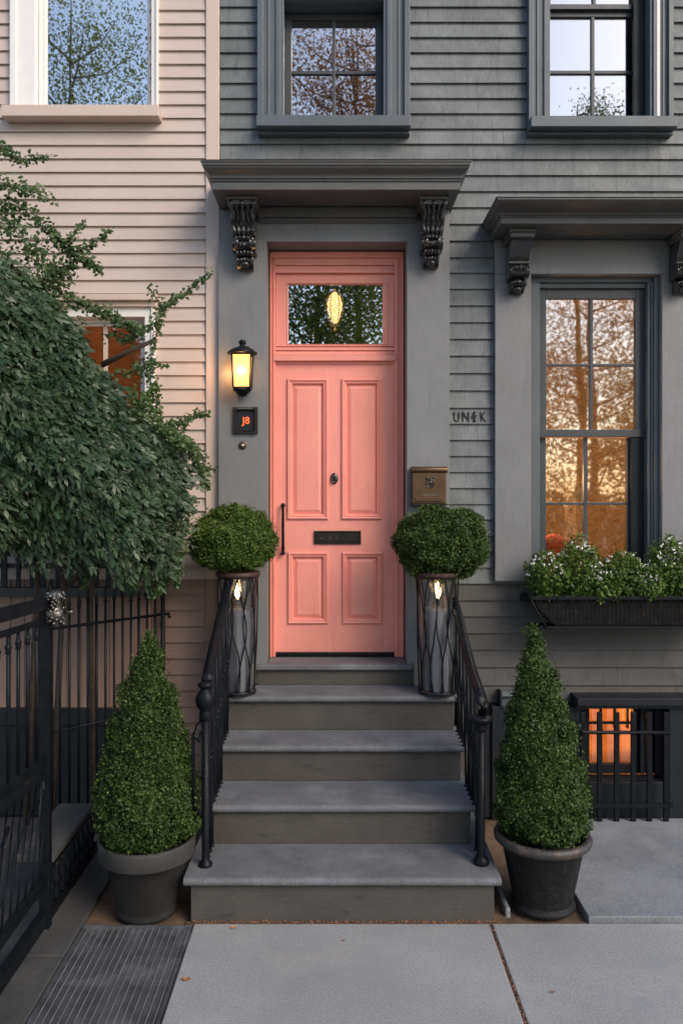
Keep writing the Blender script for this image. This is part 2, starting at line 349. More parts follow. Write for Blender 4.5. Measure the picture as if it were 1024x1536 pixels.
# openings (x0,x1,z0,z1)
HM = (PX(400, YF), PX(598, YF), PZ(186, YF), 5.55)
HR = (PX(796, YF), PX(994, YF), PZ(186, YF), 6.2)
HD = (-.60, .58, .0, 3.75)
HW = (1.265, 2.16, 1.54, 3.52)
HB = (1.58, 2.2, .0, PZ(1058, YF))
GX0, GX1 = -.762, 3.4
mb = MB(); siding(mb, lines(up), GX0, GX1, YF, [HM, HR]); mb.build('upper_siding', 'grey', house)
mb = MB(); siding(mb, lines(mid_), GX0, GX1, YF, [HD, HW]); mb.build('siding', 'grey', house)
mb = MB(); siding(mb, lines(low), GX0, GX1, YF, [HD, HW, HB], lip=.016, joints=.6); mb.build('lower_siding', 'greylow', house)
# shell of the house behind the siding
b = MB(); b.box(GX0, GX0+.1, YF+.014, 9, -.05, 6.15); b.box(GX1-.1, GX1, YF+.014, 9, -.05, 6.15); b.box(GX0+.1, GX1-.1, 8.9, 9, -.05, 6.15); b.box(GX0, GX1, YF-.02, 9, 6.16, 6.3)
b.box(GX0+.1, GX1-.1, 5.62, 8.9, 3.95, 4.1)
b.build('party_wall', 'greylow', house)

# door surround
b = MB()
b.box(PX(328, YS), -.453, YS, YF+.02, .87, 3.934); b.box(-.453, -.447, YS+.25, YD+.2, .87, 3.725)
b.build('pilaster', 'surround', house, .001)
b = MB(); b.box(.453, PX(674, YS), YS, YF+.02, .87, 3.934); b.build('pilaster', 'surround', house, .001)
b = MB()                                    # reveal returns left, right, head
b.box(-.47, -.4535, YS+.08, YD+.3, 1.0, 3.745); b.box(.4535, .47, YS+.08, YD+.3, 1.0, 3.745); b.box(-.4535, .4535, YS+.08, YD+.3, 3.727, 3.745)
b.build('reveal', 'surround', house)
b = MB(); b.box(-.4525, .4525, YS, YF+.02, 3.7275, 3.934); b.build('frieze', 'surround', house)
b = MB(); b.box(-.50, .515, YS-.05, YS-.0045, 3.87, 3.933); b.extr([(YS-.0045, 3.84), (YS-.03, 3.868), (YS-.0045, 3.868)], -.5, .515)
b.build('frieze_moulding', 'cornice', house, .003)
def cornice(parent, x0, x1, yw, prof, name='cornice'):
    """prof: list of (out, side, z) from bottom front to the top"""
    v = []; f = []
    for o, sd_, z in prof: v += [(x0-sd_, yw, z), (x0-sd_, yw-o, z), (x1+sd_, yw-o, z), (x1+sd_, yw, z)]
    n = len(prof)
    for i in range(n-1):
        for k in range(3): f.append((i*4+k, i*4+k+1, (i+1)*4+k+1, (i+1)*4+k))
        f.append((i*4+3, i*4, (i+1)*4, (i+1)*4+3))
    f.append((3, 2, 1, 0)); t = (n-1)*4; f.append((t, t+1, t+2, t+3))
    m = MB(); m.add(v, f); return m.build(name, 'cornice', parent, .0025)
def crown(z0, z1, o0, o1, side):
    """fascia, fillets, cyma and cap between z0 and z1"""
    h = z1-z0; P = []
    P.append((o0, 0, z0)); P.append((o0, 0, z0+.32*h)); P.append((o0+.008, .006, z0+.325*h)); P.append((o0+.010, .008, z0+.38*h)); P.append((o0+.003, .002, z0+.39*h))
    P.append((o0+.004, .003, z0+.43*h)); P.append((o0+.014, .012, z0+.435*h)); P.append((o0+.014, .012, z0+.48*h))
    for i in range(9):
        t = i/8; k = t-.13*math.sin(2*math.pi*t); P.append((o0+.014+(o1-o0-.022)*k, .012+(side-.02)*k, z0+h*(.48+.34*t)))
    P.append((o1, side, z0+.83*h)); P.append((o1, side, z0+.92*h)); P.append((o1+.006, side+.006, z0+.93*h)); P.append((o1+.006, side+.006, z1))
    return P
cornice(house, -.755, .745, YF+.01, crown(3.937, 4.085, YF+.01-4.84, YF+.01-4.77, .05), 'door_cornice')
MB().extr([(4.76, 4.0855), (YF, 4.0855), (YF, 4.115), (4.765, 4.089)], -.8, .79).build('flashing', 'cornice', house)

def bracket(x, ztop, zbot, yw, w, out, ornate, label=None):
    root = MB(); H = ztop-zbot
    def prof(sc=1.0, t0=0, t1=1):
        P = []
        for i in range(41):
            t = t0+(t1-t0)*i/40
            if t < .5: o = .62+.38*math.cos(t/.5*math.pi)*.5+.19
            elif t < .76: u = (t-.5)/.26; o = .50+.26*math.sin(u*math.pi)
            else: u = (t-.76)/.24; o = .33+.24*math.sin(u*math.pi)*(1-.35*u)-.12*u
            P.append((yw-out*o*sc, ztop-.05*H-(H*.95)*t))
        return P
    p = prof(.9, 0, .76); root.extr(p+[(yw, p[-1][1]), (yw, p[0][1])], x-w/2, x+w/2)
    p = prof(.82, .76, 1); root.extr(p+[(yw, p[-1][1]), (yw, p[0][1])], x-w*.36, x+w*.36)
    br = root.build('bracket', 'blackgloss', house, .003)
    if label: br['label'] = label
    c = MB(); c.box(x-w*.66, x+w*.66, yw-out*1.13, yw, ztop-.022, ztop-.001); c.box(x-w*.6, x+w*.6, yw-out*1.07, yw, ztop-.05, ztop-.0225)
    c.build('bracket_cap', 'cornice', br, .003)
    c = MB()
    if ornate:
        for k, fx in enumerate((-.42, -.22, 0, .22, .42)):
            p = prof(1.0+(.06 if k % 2 == 0 else 0), .02, .5); pts = [(x+w*fx*(1+.1*math.sin(i*.3)), a, z) for i, (a, z) in enumerate(p)]
            c.tube(pts[::2], [w*.085*(1+.3*math.sin(i*.8)) for i in range(len(pts[::2]))], 8)
        for sd_ in (-1, 1):
            zc = ztop-.05*H-.63*H*.95
            c.lathe((x+sd_*w*.28, yw-out*.62, zc), [(0, -.012), (.03, -.012), (.036, 0), (.03, .012), (0, .012)], 14, 'x')
    z0 = ztop-.05*H-.6*H*.95
    for j in range(4 if ornate else 2):
        for k in range(5):
            a = (k-2)/2; t = .56+.105*j if ornate else .6+.24*j
            zz = ztop-.05*H-.95*H*t
            oo = .66-.1*j if ornate else .66-.2*j
            c.blob((x+a*w*.36*(1-.1*j), yw-out*oo*(1-.16*abs(a)), zz-.004*abs(a)), (w*.12, out*.16, H*.055), 5, .35, 2.5)
            c.tube([(x+a*w*.34, yw-out*(oo+.08), zz+H*.04), (x+a*w*.3, yw-out*(oo+.16), zz), (x+a*w*.2, yw-out*oo, zz-H*.055)], [.003, .006, .002], 6)
    c.box(x-w*.1, x+w*.1, yw-out*.3, yw-.003, zbot+.02, ztop-.5*H)
    c.lathe((x, yw-out*.3, zbot+.022), [(0, -.022), (w*.14, -.017), (w*.24, -.004), (w*.2, .014), (w*.1, .022)], 12)
    c.build('acanthus_carving', 'blackgloss', br)
bracket(-.585, 3.936, 3.535, YS-.005, .148, .21, True); bracket(.600, 3.936, 3.545, YS-.005, .138, .21, True)

# coral door set
door = MB(); DX0, DX1 = PX(414, YD), PX(590.5, YD); DZ0, DZ1 = 1.03, PZ(547, YD)
pan = [(432, 491, 570, 778), (513, 571, 570, 778), (433, 491, 829, 934), (514, 572, 829, 934)]
R_ = [(PX(a, YD), PX(b_, YD), PZ(d, YD), PZ(c, YD)) for a, b_, c, d in pan]
# stiles and rails butted, panels with mitred bolection moulding
xs = [DX0, R_[0][0], R_[0][1], R_[1][0], R_[1][1], DX1]
D0, D1 = YD-.02, YD+.025
door.box(xs[0], xs[1], D0, D1, DZ0, DZ1); door.box(xs[4], xs[5], D0, D1, DZ0, DZ1)
door.box(xs[1], xs[4], D0, D1, R_[0][3], DZ1); door.box(xs[1], xs[4], D0, D1, R_[2][3], R_[0][2]); door.box(xs[1], xs[4], D0, D1, DZ0, R_[2][2])
door.box(xs[2], xs[3], D0, D1, R_[0][2], R_[0][3]); door.box(xs[2], xs[3], D0, D1, R_[2][2], R_[2][3])
dr = door.build('front_door', 'coral', house); dr['label'] = 'coral four panel front door'
for (a, b_, z0, z1) in R_:
    m = MB(); pr = [(-.006, D0), (-.004, D0-.011), (.004, D0-.017), (.011, D0-.013), (.014, D0-.006), (.018, D0-.009), (.026, D0-.006), (.032, D0+.008), (.034, D0+.016), (.060, D0+.004)]
    m.ringframe(a, b_, z0, z1, pr); i = .060
    m.add([(a+i, D0+.004, z0+i), (b_-i, D0+.004, z0+i), (b_-i, D0+.004, z1-i), (a+i, D0+.004, z1-i)], [(0, 1, 2, 3)]); m.build('door_panel', 'coral', dr)
MB().box(DX0+.003, DX1-.003, YD-.05, YD-.021, 1.008, 1.03).build('weather_strip', 'iron', dr, .003)
h = MB(); hx = PX(424.5, YD-.05); za, zb = PZ(758, YD-.05), PZ(830, YD-.05)
h.tube([(hx, YD-.022, za), (hx, YD-.05, za+.004), (hx, YD-.062, za-.012), (hx, YD-.062, zb+.02), (hx, YD-.05, zb+.002), (hx, YD-.022, zb)], [.011, .012, .0085, .0105, .013, .012], 12)
for zz, r_ in ((za, .017), (zb+.035, .014), (zb+.045, .012), (zb, .017)): h.lathe((hx, YD-.056, zz), [(0, -.012), (r_*.7, -.01), (r_, 0), (r_*.7, .01), (0, .012)], 14)
h.build('handle', 'iron', dr)
k = MB(); kx, kz = PX(501, YD), PZ(718, YD)
k.lathe((kx, D0, kz), [(.027, 0), (.027, -.004), (.02, -.01)], 20, 'y', 1, 1.45)
k.lathe((kx, D0-.012, kz+.012), [(0, -.012), (.01, -.008), (.013, 0), (.012, .006)], 12, 'y')
k.tube([(kx+.017*math.cos(t), D0-.016, kz-.008+.02*math.sin(t)) for t in [i*math.pi/8 for i in range(-9, 2)]], .0045, 8)
k.build('knocker', 'blackgloss', dr)
MB().lathe((kx, D0-.014, kz-.024), [(.0, -.01), (.006, -.007), (.008, 0), (.006, .004)], 10, 'y').build('knocker_boss', 'steel', dr)
m = MB(); a, b_, z0, z1 = PX(471, YD), PX(541, YD), PZ(816, YD), PZ(796, YD)
m.box(a, b_, D0-.008, D0, z0, z1); m.ringframe(a, b_, z0, z1, [(0, D0-.008), (.002, D0-.014), (.008, D0-.014), (.011, D0-.009)])
ms = m.build('mail_slot', 'hardware', dr, .001); MB().box(a+.013, b_-.013, D0-.0125, D0-.0085, z0+.02, z1-.02).build('mail_flap', 'hardware', ms, .001)

# casing, head and transom
CX = .4465; cs = MB(); Y0 = YD-.045
for sgn, xi in ((-1, DX0), (1, DX1)):
    xo = sgn*CX; 
    for (t0, t1, dy) in ((0, .30, 0), (.30, .42, -.014), (.42, .8, -.004), (.8, 1.0, -.02)):
        xa, xb = xi+(xo-xi)*t0, xi+(xo-xi)*t1; cs.box(min(xa, xb), max(xa, xb), Y0+dy, YD+.05, 1.002, PZ(388, YD-.04))
cs.box(-CX, CX, Y0-.02, YD+.05, PZ(388, YD-.04)+.0005, PZ(379, YD-.04)); cs.box(-CX+.03, CX-.03, Y0-.004, YD+.05, PZ(398, YD-.04), PZ(388, YD-.04))
cs.box(DX0, DX1, Y0+.012, YD+.05, PZ(412, YD), PZ(398, YD-.04)-.0005); cs.box(DX0, DX1, Y0-.006, Y0+.0115, PZ(412, YD), PZ(407, YD))
cas = cs.build('door_casing', 'coral', house, .0025)
tb = MB(); zt = lambda p: PZ(p, YD-.03)
tb.box(DX0, DX1, YD-.03, YD+.05, zt(546), zt(522)); tb.box(DX0-.012, DX1+.008, YD-.06, YD-.0305, zt(542), zt(533.5)); tb.extr([(YD-.0305, zt(533)), (YD-.055, zt(533)), (YD-.034, zt(527)), (YD-.0305, zt(527))], DX0, DX1)
tb.box(DX0, DX1, YD-.044, YD-.0305, zt(526), zt(521.5))
tb.build('transom_bar', 'coral', cas, .002)
TX0, TX1, TZ0, TZ1 = PX(432, YD), PX(580, YD), PZ(517, YD), PZ(427, YD)
tf = MB(); tf.frame(DX0+.001, DX1-.001, PZ(520.5, YD), PZ(412, YD)-.001, TX0-DX0-.006, YD-.022, YD+.03, PZ(412, YD)-TZ1-.006, .012)
tf.ringframe(TX0-.006, TX1+.006, TZ0-.006, TZ1+.006, [(0, YD-.022), (.002, YD-.027), (.006, YD-.02), (.009, YD-.002)])
tr = tf.build('transom_sash', 'coral', cas, .0015)
def pane(x0, x1, z0, z1, y, parent, m='glass'): return MB().box(x0, x1, y, y+.004, z0, z1).build('pane', m, parent)
pane(TX0, TX1, TZ0, TZ1, YD, cas)

def room(x0, x1, z0, z1, y0, y1, m, name='room_shell'):
    b = MB(); t = .03
    b.box(x0-t, x0, y0, y1, z0-t, z1+t); b.box(x1, x1+t, y0, y1, z0-t, z1+t); b.box(x0, x1, y0, y1, z1, z1+t); b.box(x0, x1, y0, y1, z0-t, z0); b.box(x0, x1, y1, y1+t, z0-t, z1+t)
    return b.build(name, m, house)
room(-.9+.2, .7, 1.0, 3.75, YD+.052, 8.2, 'darkwall', 'hall')

def window(x0, x1, z0, z1, yf, yg, casw, mname, parent, glassm, rows, split=None, sill=None, sillx=.03, trimw=None, muntin=.022, stile=.045, mcase='trim', msash='sash', head=True, cols=2, rightmost=None):
    """x0..z1 = clear opening; casing outside it, sashes inside"""
    c = MB(); w = casw
    c.frame(x0-w, x1+w, z0, z1+w, w, yf-.03, yf+.03, w if head else 0, 0)
    c.frame(x0-w, x1+w, z0, z1+w, w*.22, yf-.055, yf-.0305, w*.22 if head else 0, 0)
    c.frame(x0-w*.3, x1+w*.3, z0, z1+w*.3, w*.18, yf-.044, yf-.0305, w*.18 if head else 0, 0)
    c.frame(x0-w*.62, x1+w*.62, z0, z1+w*.62, w*.08, yf-.038, yf-.0305, w*.08 if head else 0, 0)
    win = c.build('window', mcase, parent, .003)
    j = MB(); j.box(x0-.012, x0-.0005, yf+.0305, yg+.05, z0, z1); j.box(x1+.0005, x1+.012, yf+.0305, yg+.05, z0, z1); j.box(x0, x1, yf+.0305, yg+.05, z1+.0005, z1+.012)
    j.build('jamb', mcase, win)
    if sill:
        q = MB(); q.box(x0-w-sillx, x1+w+sillx, yf-.12, yg+.03, z0-sill, z0-.0005); q.box(x0-w-sillx*.4, x1+w+sillx*.4, yf-.05, yf+.02, z0-sill-.02, z0-sill-.0005)
        q.build('sill', mcase, win, .004)
    parts = [(z0, z1)] if split is None else [(z0, split), (split, z1)]
    for i, (a, b_) in enumerate(parts):
        y = yg+(.0 if i == 0 else -.028) if split is not None else yg
        s_ = MB(); s_.frame(x0+.001, x1-.001, a+.001, b_-.001, stile, y-.018, y+.018)
        s_.ringframe(x0+stile, x1-stile, a+stile, b_-stile, [(-.001, y-.018), (.006, y-.018), (.01, y-.004)])
        ix0, ix1, iz0, iz1 = x0+stile, x1-stile, a+stile, b_-stile
        for k in range(1, cols): xm = ix0+(ix1-ix0)*k/cols; s_.box(xm-muntin/2, xm+muntin/2, y-.016, y+.014, iz0, iz1)
        for k in range(1, rows):
            zm = iz0+(iz1-iz0)*k/rows
            for q in range(cols):
                xa = ix0+(ix1-ix0)*q/cols+(muntin/2 if q else 0); xb = ix0+(ix1-ix0)*(q+1)/cols-(muntin/2 if q < cols-1 else 0)
                s_.box(xa, xb, y-.014, y+.013, zm-muntin/2, zm+muntin/2)
        s_.build('sash', msash, win, .002)
        pane(ix0-.004, ix1+.004, iz0-.004, iz1+.004, y, win, glassm)
    return win
# upper middle window (narrow) and upper right window
YG = 5.36
x0, x1 = PX(428, YG), PX(573, YG)
window(x0, x1, PZ(183, 5.21), PZ(22, YG), YF-.02, YG, .17, '', house, 'glasshi', 2, None, .07, .0, stile=.035)
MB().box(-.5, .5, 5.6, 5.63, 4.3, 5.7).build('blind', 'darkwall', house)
x0, x1 = PX(815, YG), PX(960, YG)
wr = window(x0, x1, PZ(184, 5.21), 5.93, YF-.02, YG, .145, '', house, 'glasshi', 2, PZ(20, YG), .07, .0, stile=.028)
MB().box(x1-.075, x1-.001, YG-.075, YG-.047, PZ(184, YG), 5.9).build('sash_stop', 'darktrim', wr, .003)
MB().box(PX(984, 5.19), PX(988.5, 5.19), YF-.063, YF-.0501, PZ(181, 5.19), 6.0).build('lit_edge_strip', 'white', wr)  # white strip paints the bright lit edge of the casing
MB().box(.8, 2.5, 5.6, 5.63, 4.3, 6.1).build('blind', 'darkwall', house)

# parlour window with bracketed cornice
sxl, sxr = PX(742, 5.19), 2.44; YW = 5.19
ox0, ox1, oz1 = PX(796, YW), PX(992, YW), PZ(411, YW)
b = MB(); b.box(sxl, ox0, YW, YF+.03, PZ(872, YW), oz1); b.box(ox1, sxr, YW, YF+.03, PZ(872, YW), oz1); b.box(sxl, sxr, YW, YF+.03, oz1+.0005, 3.745)
b.box(ox0, ox1, YW+.01, YF+.03, PZ(872, YW), 1.44)
b.build('window_surround', 'surround', house, .004)
b = MB(); b.box(ox0-.02, ox0-.001, YF+.031, 5.5, 1.4, oz1+.02); b.box(ox1+.001, ox1+.02, YF+.031, 5.5, 1.4, oz1+.02); b.box(ox0, ox1, YF+.031, 5.5, oz1+.001, oz1+.02); b.build('deep_jamb', 'trim', house)
c = MB(); wx0, wx1 = PX(806, 5.32), PX(966, 5.32); wz1 = PZ(433, 5.32)
c.box(ox0+.0005, wx0, 5.27, 5.40, 1.44, oz1-.03); c.box(wx1, ox1-.03, 5.27, 5.40, 1.44, oz1-.03); c.box(ox1-.0295, ox1-.0005, 5.235, 5.40, 1.44, oz1-.001)
c.box(ox0+.0005, ox1-.03, 5.27, 5.40, oz1-.0295, oz1-.001); c.box(wx1+.02, wx1+.035, 5.255, 5.2695, 1.44, oz1-.03); c.box(wx0, wx1, 5.30, 5.40, wz1, oz1-.0305)
pw = c.build('window', 'trim', house, .003)
zm0, zm1 = PZ(656, 5.36), PZ(645, 5.36)
gx0, gx1 = PX(817, 5.36), PX(950, 5.36)
s_ = MB(); y = 5.35
s_.box(wx0+.001, gx0, y-.02, y+.02, zm1, wz1-.001); s_.box(gx1, wx1-.001, y-.02, y+.02, zm1, wz1-.001); s_.box(gx0, gx1, y-.02, y+.02, PZ(449, y), wz1-.001); s_.box(wx0+.001, wx1-.001, y-.026, y+.02, zm0, zm1-.0005)
xm = PX(885, y); s_.box(xm-.010, xm+.010, y-.018, y+.012, zm1, PZ(449, y)-.0005); zz = PZ(548, y); s_.box(gx0+.0005, xm-.0105, y-.016, y+.011, zz-.008, zz+.008); s_.box(xm+.0105, gx1-.0005, y-.016, y+.011, zz-.008, zz+.008)
s_.build('sash', 'sash', pw, .002); pane(gx0-.002, gx1+.002, zm1-.004, PZ(449, y)+.004, y, pw, 'glasslo')
y = 5.385; lx0, lx1, xm = PX(817, y), PX(938.5, y), PX(876.5, y); s_ = MB()
s_.box(wx0-.005, lx0, y-.018, y+.018, 1.45, zm0-.001); s_.box(lx1, lx1+.014, y-.018, y+.018, 1.45, zm0-.001); s_.box(xm-.013, xm+.013, y-.02, y+.012, 1.5, zm0-.001); s_.box(lx0, lx1, y-.0185, y+.018, 1.45, 1.5)
zz = PZ(755.5, y); s_.box(lx0+.0005, xm-.0135, y-.016, y+.011, zz-.008, zz+.008); s_.box(xm+.0135, lx1-.0005, y-.016, y+.011, zz-.008, zz+.008)
s_.build('sash', 'sash', pw, .002); pane(lx0-.002, lx1+.004, 1.49, zm0-.002, y, pw, 'glasslo')
MB().box(lx1+.0145, wx1, y-.05, y+.018, 1.45, zm0-.001).build('sash_track', 'darktrim', pw, .002)
q = MB(); q.box(sxl+.17, sxr-.2, YW-.07, YF+.2, 1.40, 1.439); q.build('sill', 'darktrim', pw, .004)
cornice(house, 1.0, 2.42, YF+.01, crown(3.747, 3.86, YF+.01-4.885, YF+.01-4.74, .05), 'window_cornice')
bracket(1.155, 3.746, 3.385, YW-.002, .128, .20, False); bracket(2.215, 3.746, 3.385, YW-.002, .128, .20, False)
# rooms
room(1.0, 3.0, 1.3, 3.75, 5.45, 7.6, 'warmwall', 'parlour')
# basement window
YB = 5.13
bw = MB(); bx0, bx1 = PX(872, YB), PX(1003, YB); bz1 = PZ(1062, YB)
bw.box(PX(862, YB), 3.3, YB-.05, YF+.02, PZ(1056, YB), PZ(1045, YB)); bw.box(PX(862, YB), 3.3, YB-.02, YF+.02, bz1, PZ(1056, YB)-.0005)
bw.build('basement_lintel', 'darktrim', house, .004)
bw = MB(); bw.box(bx1, 2.3, YB, YF+.03, .0, bz1-.001); bw.box(2.305, 3.3, YB+.02, YF+.03, .0, bz1-.001); bw.box(1.0, bx0, YB+.03, YF+.03, .0, bz1-.001); bw.box(.82, 1.0, YB+.05, YF-.02, .0, .62); bw.box(bx0, bx1, YB+.02, 5.3, .0, .24)
bw.build('basement_panelling', 'darktrim', house, .004)
win = MB(); wy = 5.33; b0, b1 = PX(882, wy), PX(948, wy)
win.box(bx0, b0, wy-.02, wy+.03, .2405, bz1); win.box(b1, bx1+.1, wy-.02, wy+.03, .2405, bz1); win.box(b0, b1, wy-.02, wy+.02, .2405, .30)
for px in (900, 921, 940): xx = PX(px, wy); win.box(xx-.006, xx+.006, wy-.015, wy+.012, PZ(1092, wy), bz1)
zz = PZ(1084, wy); win.box(b0, b1, wy-.0145, wy+.0115, zz-.007, zz+.007)
win.box(PX(948, wy)+.03, PX(960, wy), wy-.06, wy-.0205, .25, bz1-.01); win.box(PX(975, wy), PX(990, wy), wy-.08, wy-.0205, .25, bz1-.01)
bwin = win.build('basement_window', 'darktrim', house, .002); pane(b0, b1, .28, bz1, wy+.013, bwin, 'glassbase')
room(1.3, 2.6, .1, .95, 5.40, 6.7, 'brownwall', 'basement_room')
# basement security bars
gb = MB(); yb = 5.07
for i, px in enumerate((873, 898.5, 924, 949, 973, 998)):
    xx = PX(px, yb); gb.box(xx-.016, xx+.016, yb-.010, yb+.010, .023, bz1-.01)
bars = thing('window_bars', (PX(930, yb), yb, 0), 'black iron security bars over the glowing basement window behind the right cone shrub', 'window bars')
gb.build('upright_bars', 'iron', bars, .003)
gb = MB(); zr = PZ(1097, yb); gr_ = MB(); gb.tube([(PX(866, yb-.02), yb-.02, zr+.02), (PX(875, yb-.02), yb-.02, zr), (PX(1005, yb-.02), yb-.02, zr-.002)], .011, 8)
gb.build('cross_rail', 'iron', bars); gr_.box(PX(866, yb), PX(1006, yb), yb-.03, yb-.0105, PZ(1209, yb), PZ(1203, yb)); gr_.build('cross_rail', 'iron', bars)
MB().lathe((PX(866, yb-.02), yb-.02, zr+.035), [(0, -.03), (.022, -.02), (.03, 0), (.022, .022), (0, .03)], 14).build('end_knob', 'iron', bars)
# vent hood
vt = thing('wall_vent', (PX(768, YF), YF-.03, PZ(1050, YF)), 'small grey louvred wall vent half hidden by the right cone shrub', 'vent')
v = MB(); a, b_ = PX(751, 5.19), PX(790, 5.19); z0, z1 = PZ(1061, 5.19), PZ(1037, 5.19)
v.extr([(YF-.01, z0), (YF-.07, z0+.01), (YF-.085, z1-.02), (YF-.06, z1), (YF-.01, z1)], a, b_); v.build('hood', 'trim', vt, .004)
v = MB(); v.box(a-.012, a-.0005, YF-.09, YF-.01, z0-.006, z1+.006); v.box(a+.006, b_, YF-.095, YF-.0905, z1-.035, z1-.025); v.build('louvre_frame', 'darktrim', vt)

# ------------------------------------------------------------------ CREAM HOUSE
cream = thing('cream_townhouse', (-2.2, YF, 0), 'cream clapboard house with white window trim, left of the grey one', 'house')
cup = [441-20.2*i for i in range(0, 28)]; cmid = [441+20.35*i for i in range(0, 22)]; clow = [868.35, 890, 915, 939, 963, 987, 1011, 1035, 1059, 1083, 1107, 1131, 1156, 1180, 1205, 1240]
cl0, cl1 = -3.6, PX(310, YF)
L1 = (PX(50, YF), PX(225, YF), PZ(165, YF), 6.1); L2 = (PX(60, YF), PX(222, YF), PZ(660, YF), PZ(470, YF))
mb = MB(); siding(mb, lines(cup), cl0, cl1, YF, [L1, L2]); siding(mb, lines(cmid), cl0, cl1, YF, [L2]); mb.build('siding', 'cream', cream)
mb = MB(); siding(mb, lines(clow), PX(232, YF), cl1, YF, [], lip=.015); mb.build('lower_siding', 'tan', cream)
b = MB(); b.box(cl1, GX0-.004, YF-.028, YF+.05, PZ(868, YF), 6.15); b.build('corner_board', 'creamtrim', cream, .003)
b = MB(); b.box(cl1, GX0-.004, YF-.028, YF+.05, 0, PZ(868, YF)-.0005); b.build('corner_board', 'tan', cream, .003)
b = MB(); b.box(cl0, cl0+.1, YF+.014, 9, -.05, 6.15); b.box(GX0-.12, GX0-.01, YF+.051, 9, -.05, 6.15); b.box(cl0+.1, GX0-.12, 8.9, 9, -.05, 6.15); b.box(cl0, GX0-.01, YF-.02, 9, 6.16, 6.3)
b.build('party_wall', 'tan', cream)
b = MB(); xx = cl0
for i in range(40):
    x2 = xx+.092; 
    if x2 > PX(233, YF): break
    b.box(xx, x2-.004, YF-.02, YF+.03, PZ(1060, YF), PZ(868.35, YF)); xx = x2
b.box(xx, PX(231.5, YF), YF-.021, YF+.03, PZ(1060, YF), PZ(868.35, YF))
b.build('vertical_board_wall', 'tan', cream, .002)
b = MB(); b.box(cl0, PX(231, YF), YF-.04, YF+.03, 0, PZ(1085, YF)); b.box(cl0, PX(231, YF), YF-.055, YF+.03, PZ(1085, YF)+.0005, PZ(1060, YF)-.0005); b.build('plinth', 'darktrim', cream, .004)
def lwin(x0, x1, z0, z1, w, gm, sillh, rgt, m='white'):
    c = MB(); yf = YF
    c.box(x0-w[0], x0, yf-.035, yf+.03, z0, z1+w[2]); c.box(x1, x1+w[1], yf-.035, yf+.03, z0, z1+w[2]); c.box(x0, x1, yf-.035, yf+.03, z1, z1+w[2])
    c.box(x0-w[0], x0-w[0]*.75, yf-.05, yf-.0355, z0, z1+w[2]); c.box(x1+w[1]*.7, x1+w[1], yf-.05, yf-.0355, z0, z1+w[2])
    wn = c.build('window', 'white', cream, .003)
    s_ = MB(); s_.frame(x0+.001, x1-.001, z0, z1-.001, .026, yf+.03, yf+.07); s_.frame(x0+.028, x1-.028, z0+.027, z1-.028, .016, yf+.045, yf+.075); s_.build('sash', 'white', wn, .002)
    pane(x0+.04, x1-.04, z0+.04, z1-.04, yf+.06, wn, gm)
    if sillh:
        q = MB(); q.box(x0-w[0]-.03, x1+w[1]+.02, yf-.11, yf+.06, z0-sillh, z0-.0005); q.build('sill', 'creamtrim', wn, .005)
    return wn
lwin(PX(56, YF), PX(229, YF), PZ(163, 5.2), 5.6, (.16, .045, .1), 'glass', .075, 0)
MB().box(-2.3, -.9, 5.5, 5.53, 4.3, 6.1).build('blind', 'white', cream)
w2 = lwin(PX(90, YF), PX(219, YF), PZ(655, YF), PZ(477, YF), (.12, .065, .075), 'glassbase', .06, 0)
MB().box(PX(80, 5.2), PX(237, 5.2), YF-.09, YF-.02, PZ(452, 5.2), PZ(443, 5.2)).box(PX(84, 5.2), PX(235, 5.2), YF-.06, YF-.02, PZ(460, 5.2), PZ(452, 5.2)-.0005).build('window_head', 'creamtrim', w2, .003)
MB().box(PX(152, YF), PX(158, YF), YF+.05, YF+.08, PZ(650, YF), PZ(485, YF)).build('muntin', 'creamtrim', w2)
b = MB(); X0, X1, Z0, Z1 = -2.2, -1.0, 2.2, 3.5
b.box(X0-.03, X0, 5.42, 6.6, Z0, Z1); b.box(X1, X1+.03, 5.42, 6.6, Z0, Z1); b.box(X0, X1, 5.42, 6.6, Z1, Z1+.03); b.box(X0, X1, 5.42, 6.6, Z0-.03, Z0); b.box(X0, X1, 6.6, 6.63, Z0, Z1)
b.build('side_room', 'brownwall', cream)

# lamps and added fill lights inside the rooms
def roomlamp(x, y, z, r, h, label, st=None):
    t = thing('table_lamp', (x, y, z-h), label, 'lamp')
    MB().lathe((x, y, z), [(r*.7, h*.5), (r, -h*.5)], 20, cap=False).build('shade', 'roomlamp', t)
    MB().lathe((x, y, z-h), [(r*.5, 0), (r*.45, .02), (.01, .03), (.012, h*.6)], 16).build('stand', 'brass', t)
    return t
def plight(name, loc, e, r=.08, col=(1, .62, .33)):
    l = bpy.data.lights.new(name, 'POINT'); l.energy = e; l.color = col; l.shadow_soft_size = r
    o = bpy.data.objects.new(name, l); COL.objects.link(o); o.location = loc; return o
roomlamp(1.30, 5.66, 2.24, .085, .17, 'glowing orange table lamp inside the parlour window, close to its left edge')
plight('parlour_lamp_light', (1.36, 5.75, 2.2), 40)
plight('parlour_fill_light', (2.78, 6.3, 2.3), 18)  # unseen fill added to brighten the parlour, no lamp stands here
roomlamp(-2.02, 5.9, 3.05, .14, .24, 'glowing lamp inside the ground floor window of the cream house')
plight('side_room_lamp_light', (-2.08, 5.95, 3.1), 13, col=(1, .58, .3))
t = thing('floor_lamp', (2.50, 6.3, .1), 'orange lamp glowing low behind the barred basement window', 'lamp')
MB().lathe((2.50, 6.3, .36), [(.09, -.07), (.07, .09)], 20, cap=False).build('shade', 'roomlamp', t); MB().lathe((2.50, 6.3, .1), [(.06, 0), (.05, .02), (.01, .03), (.01, .2)], 14).build('stand', 'brass', t)
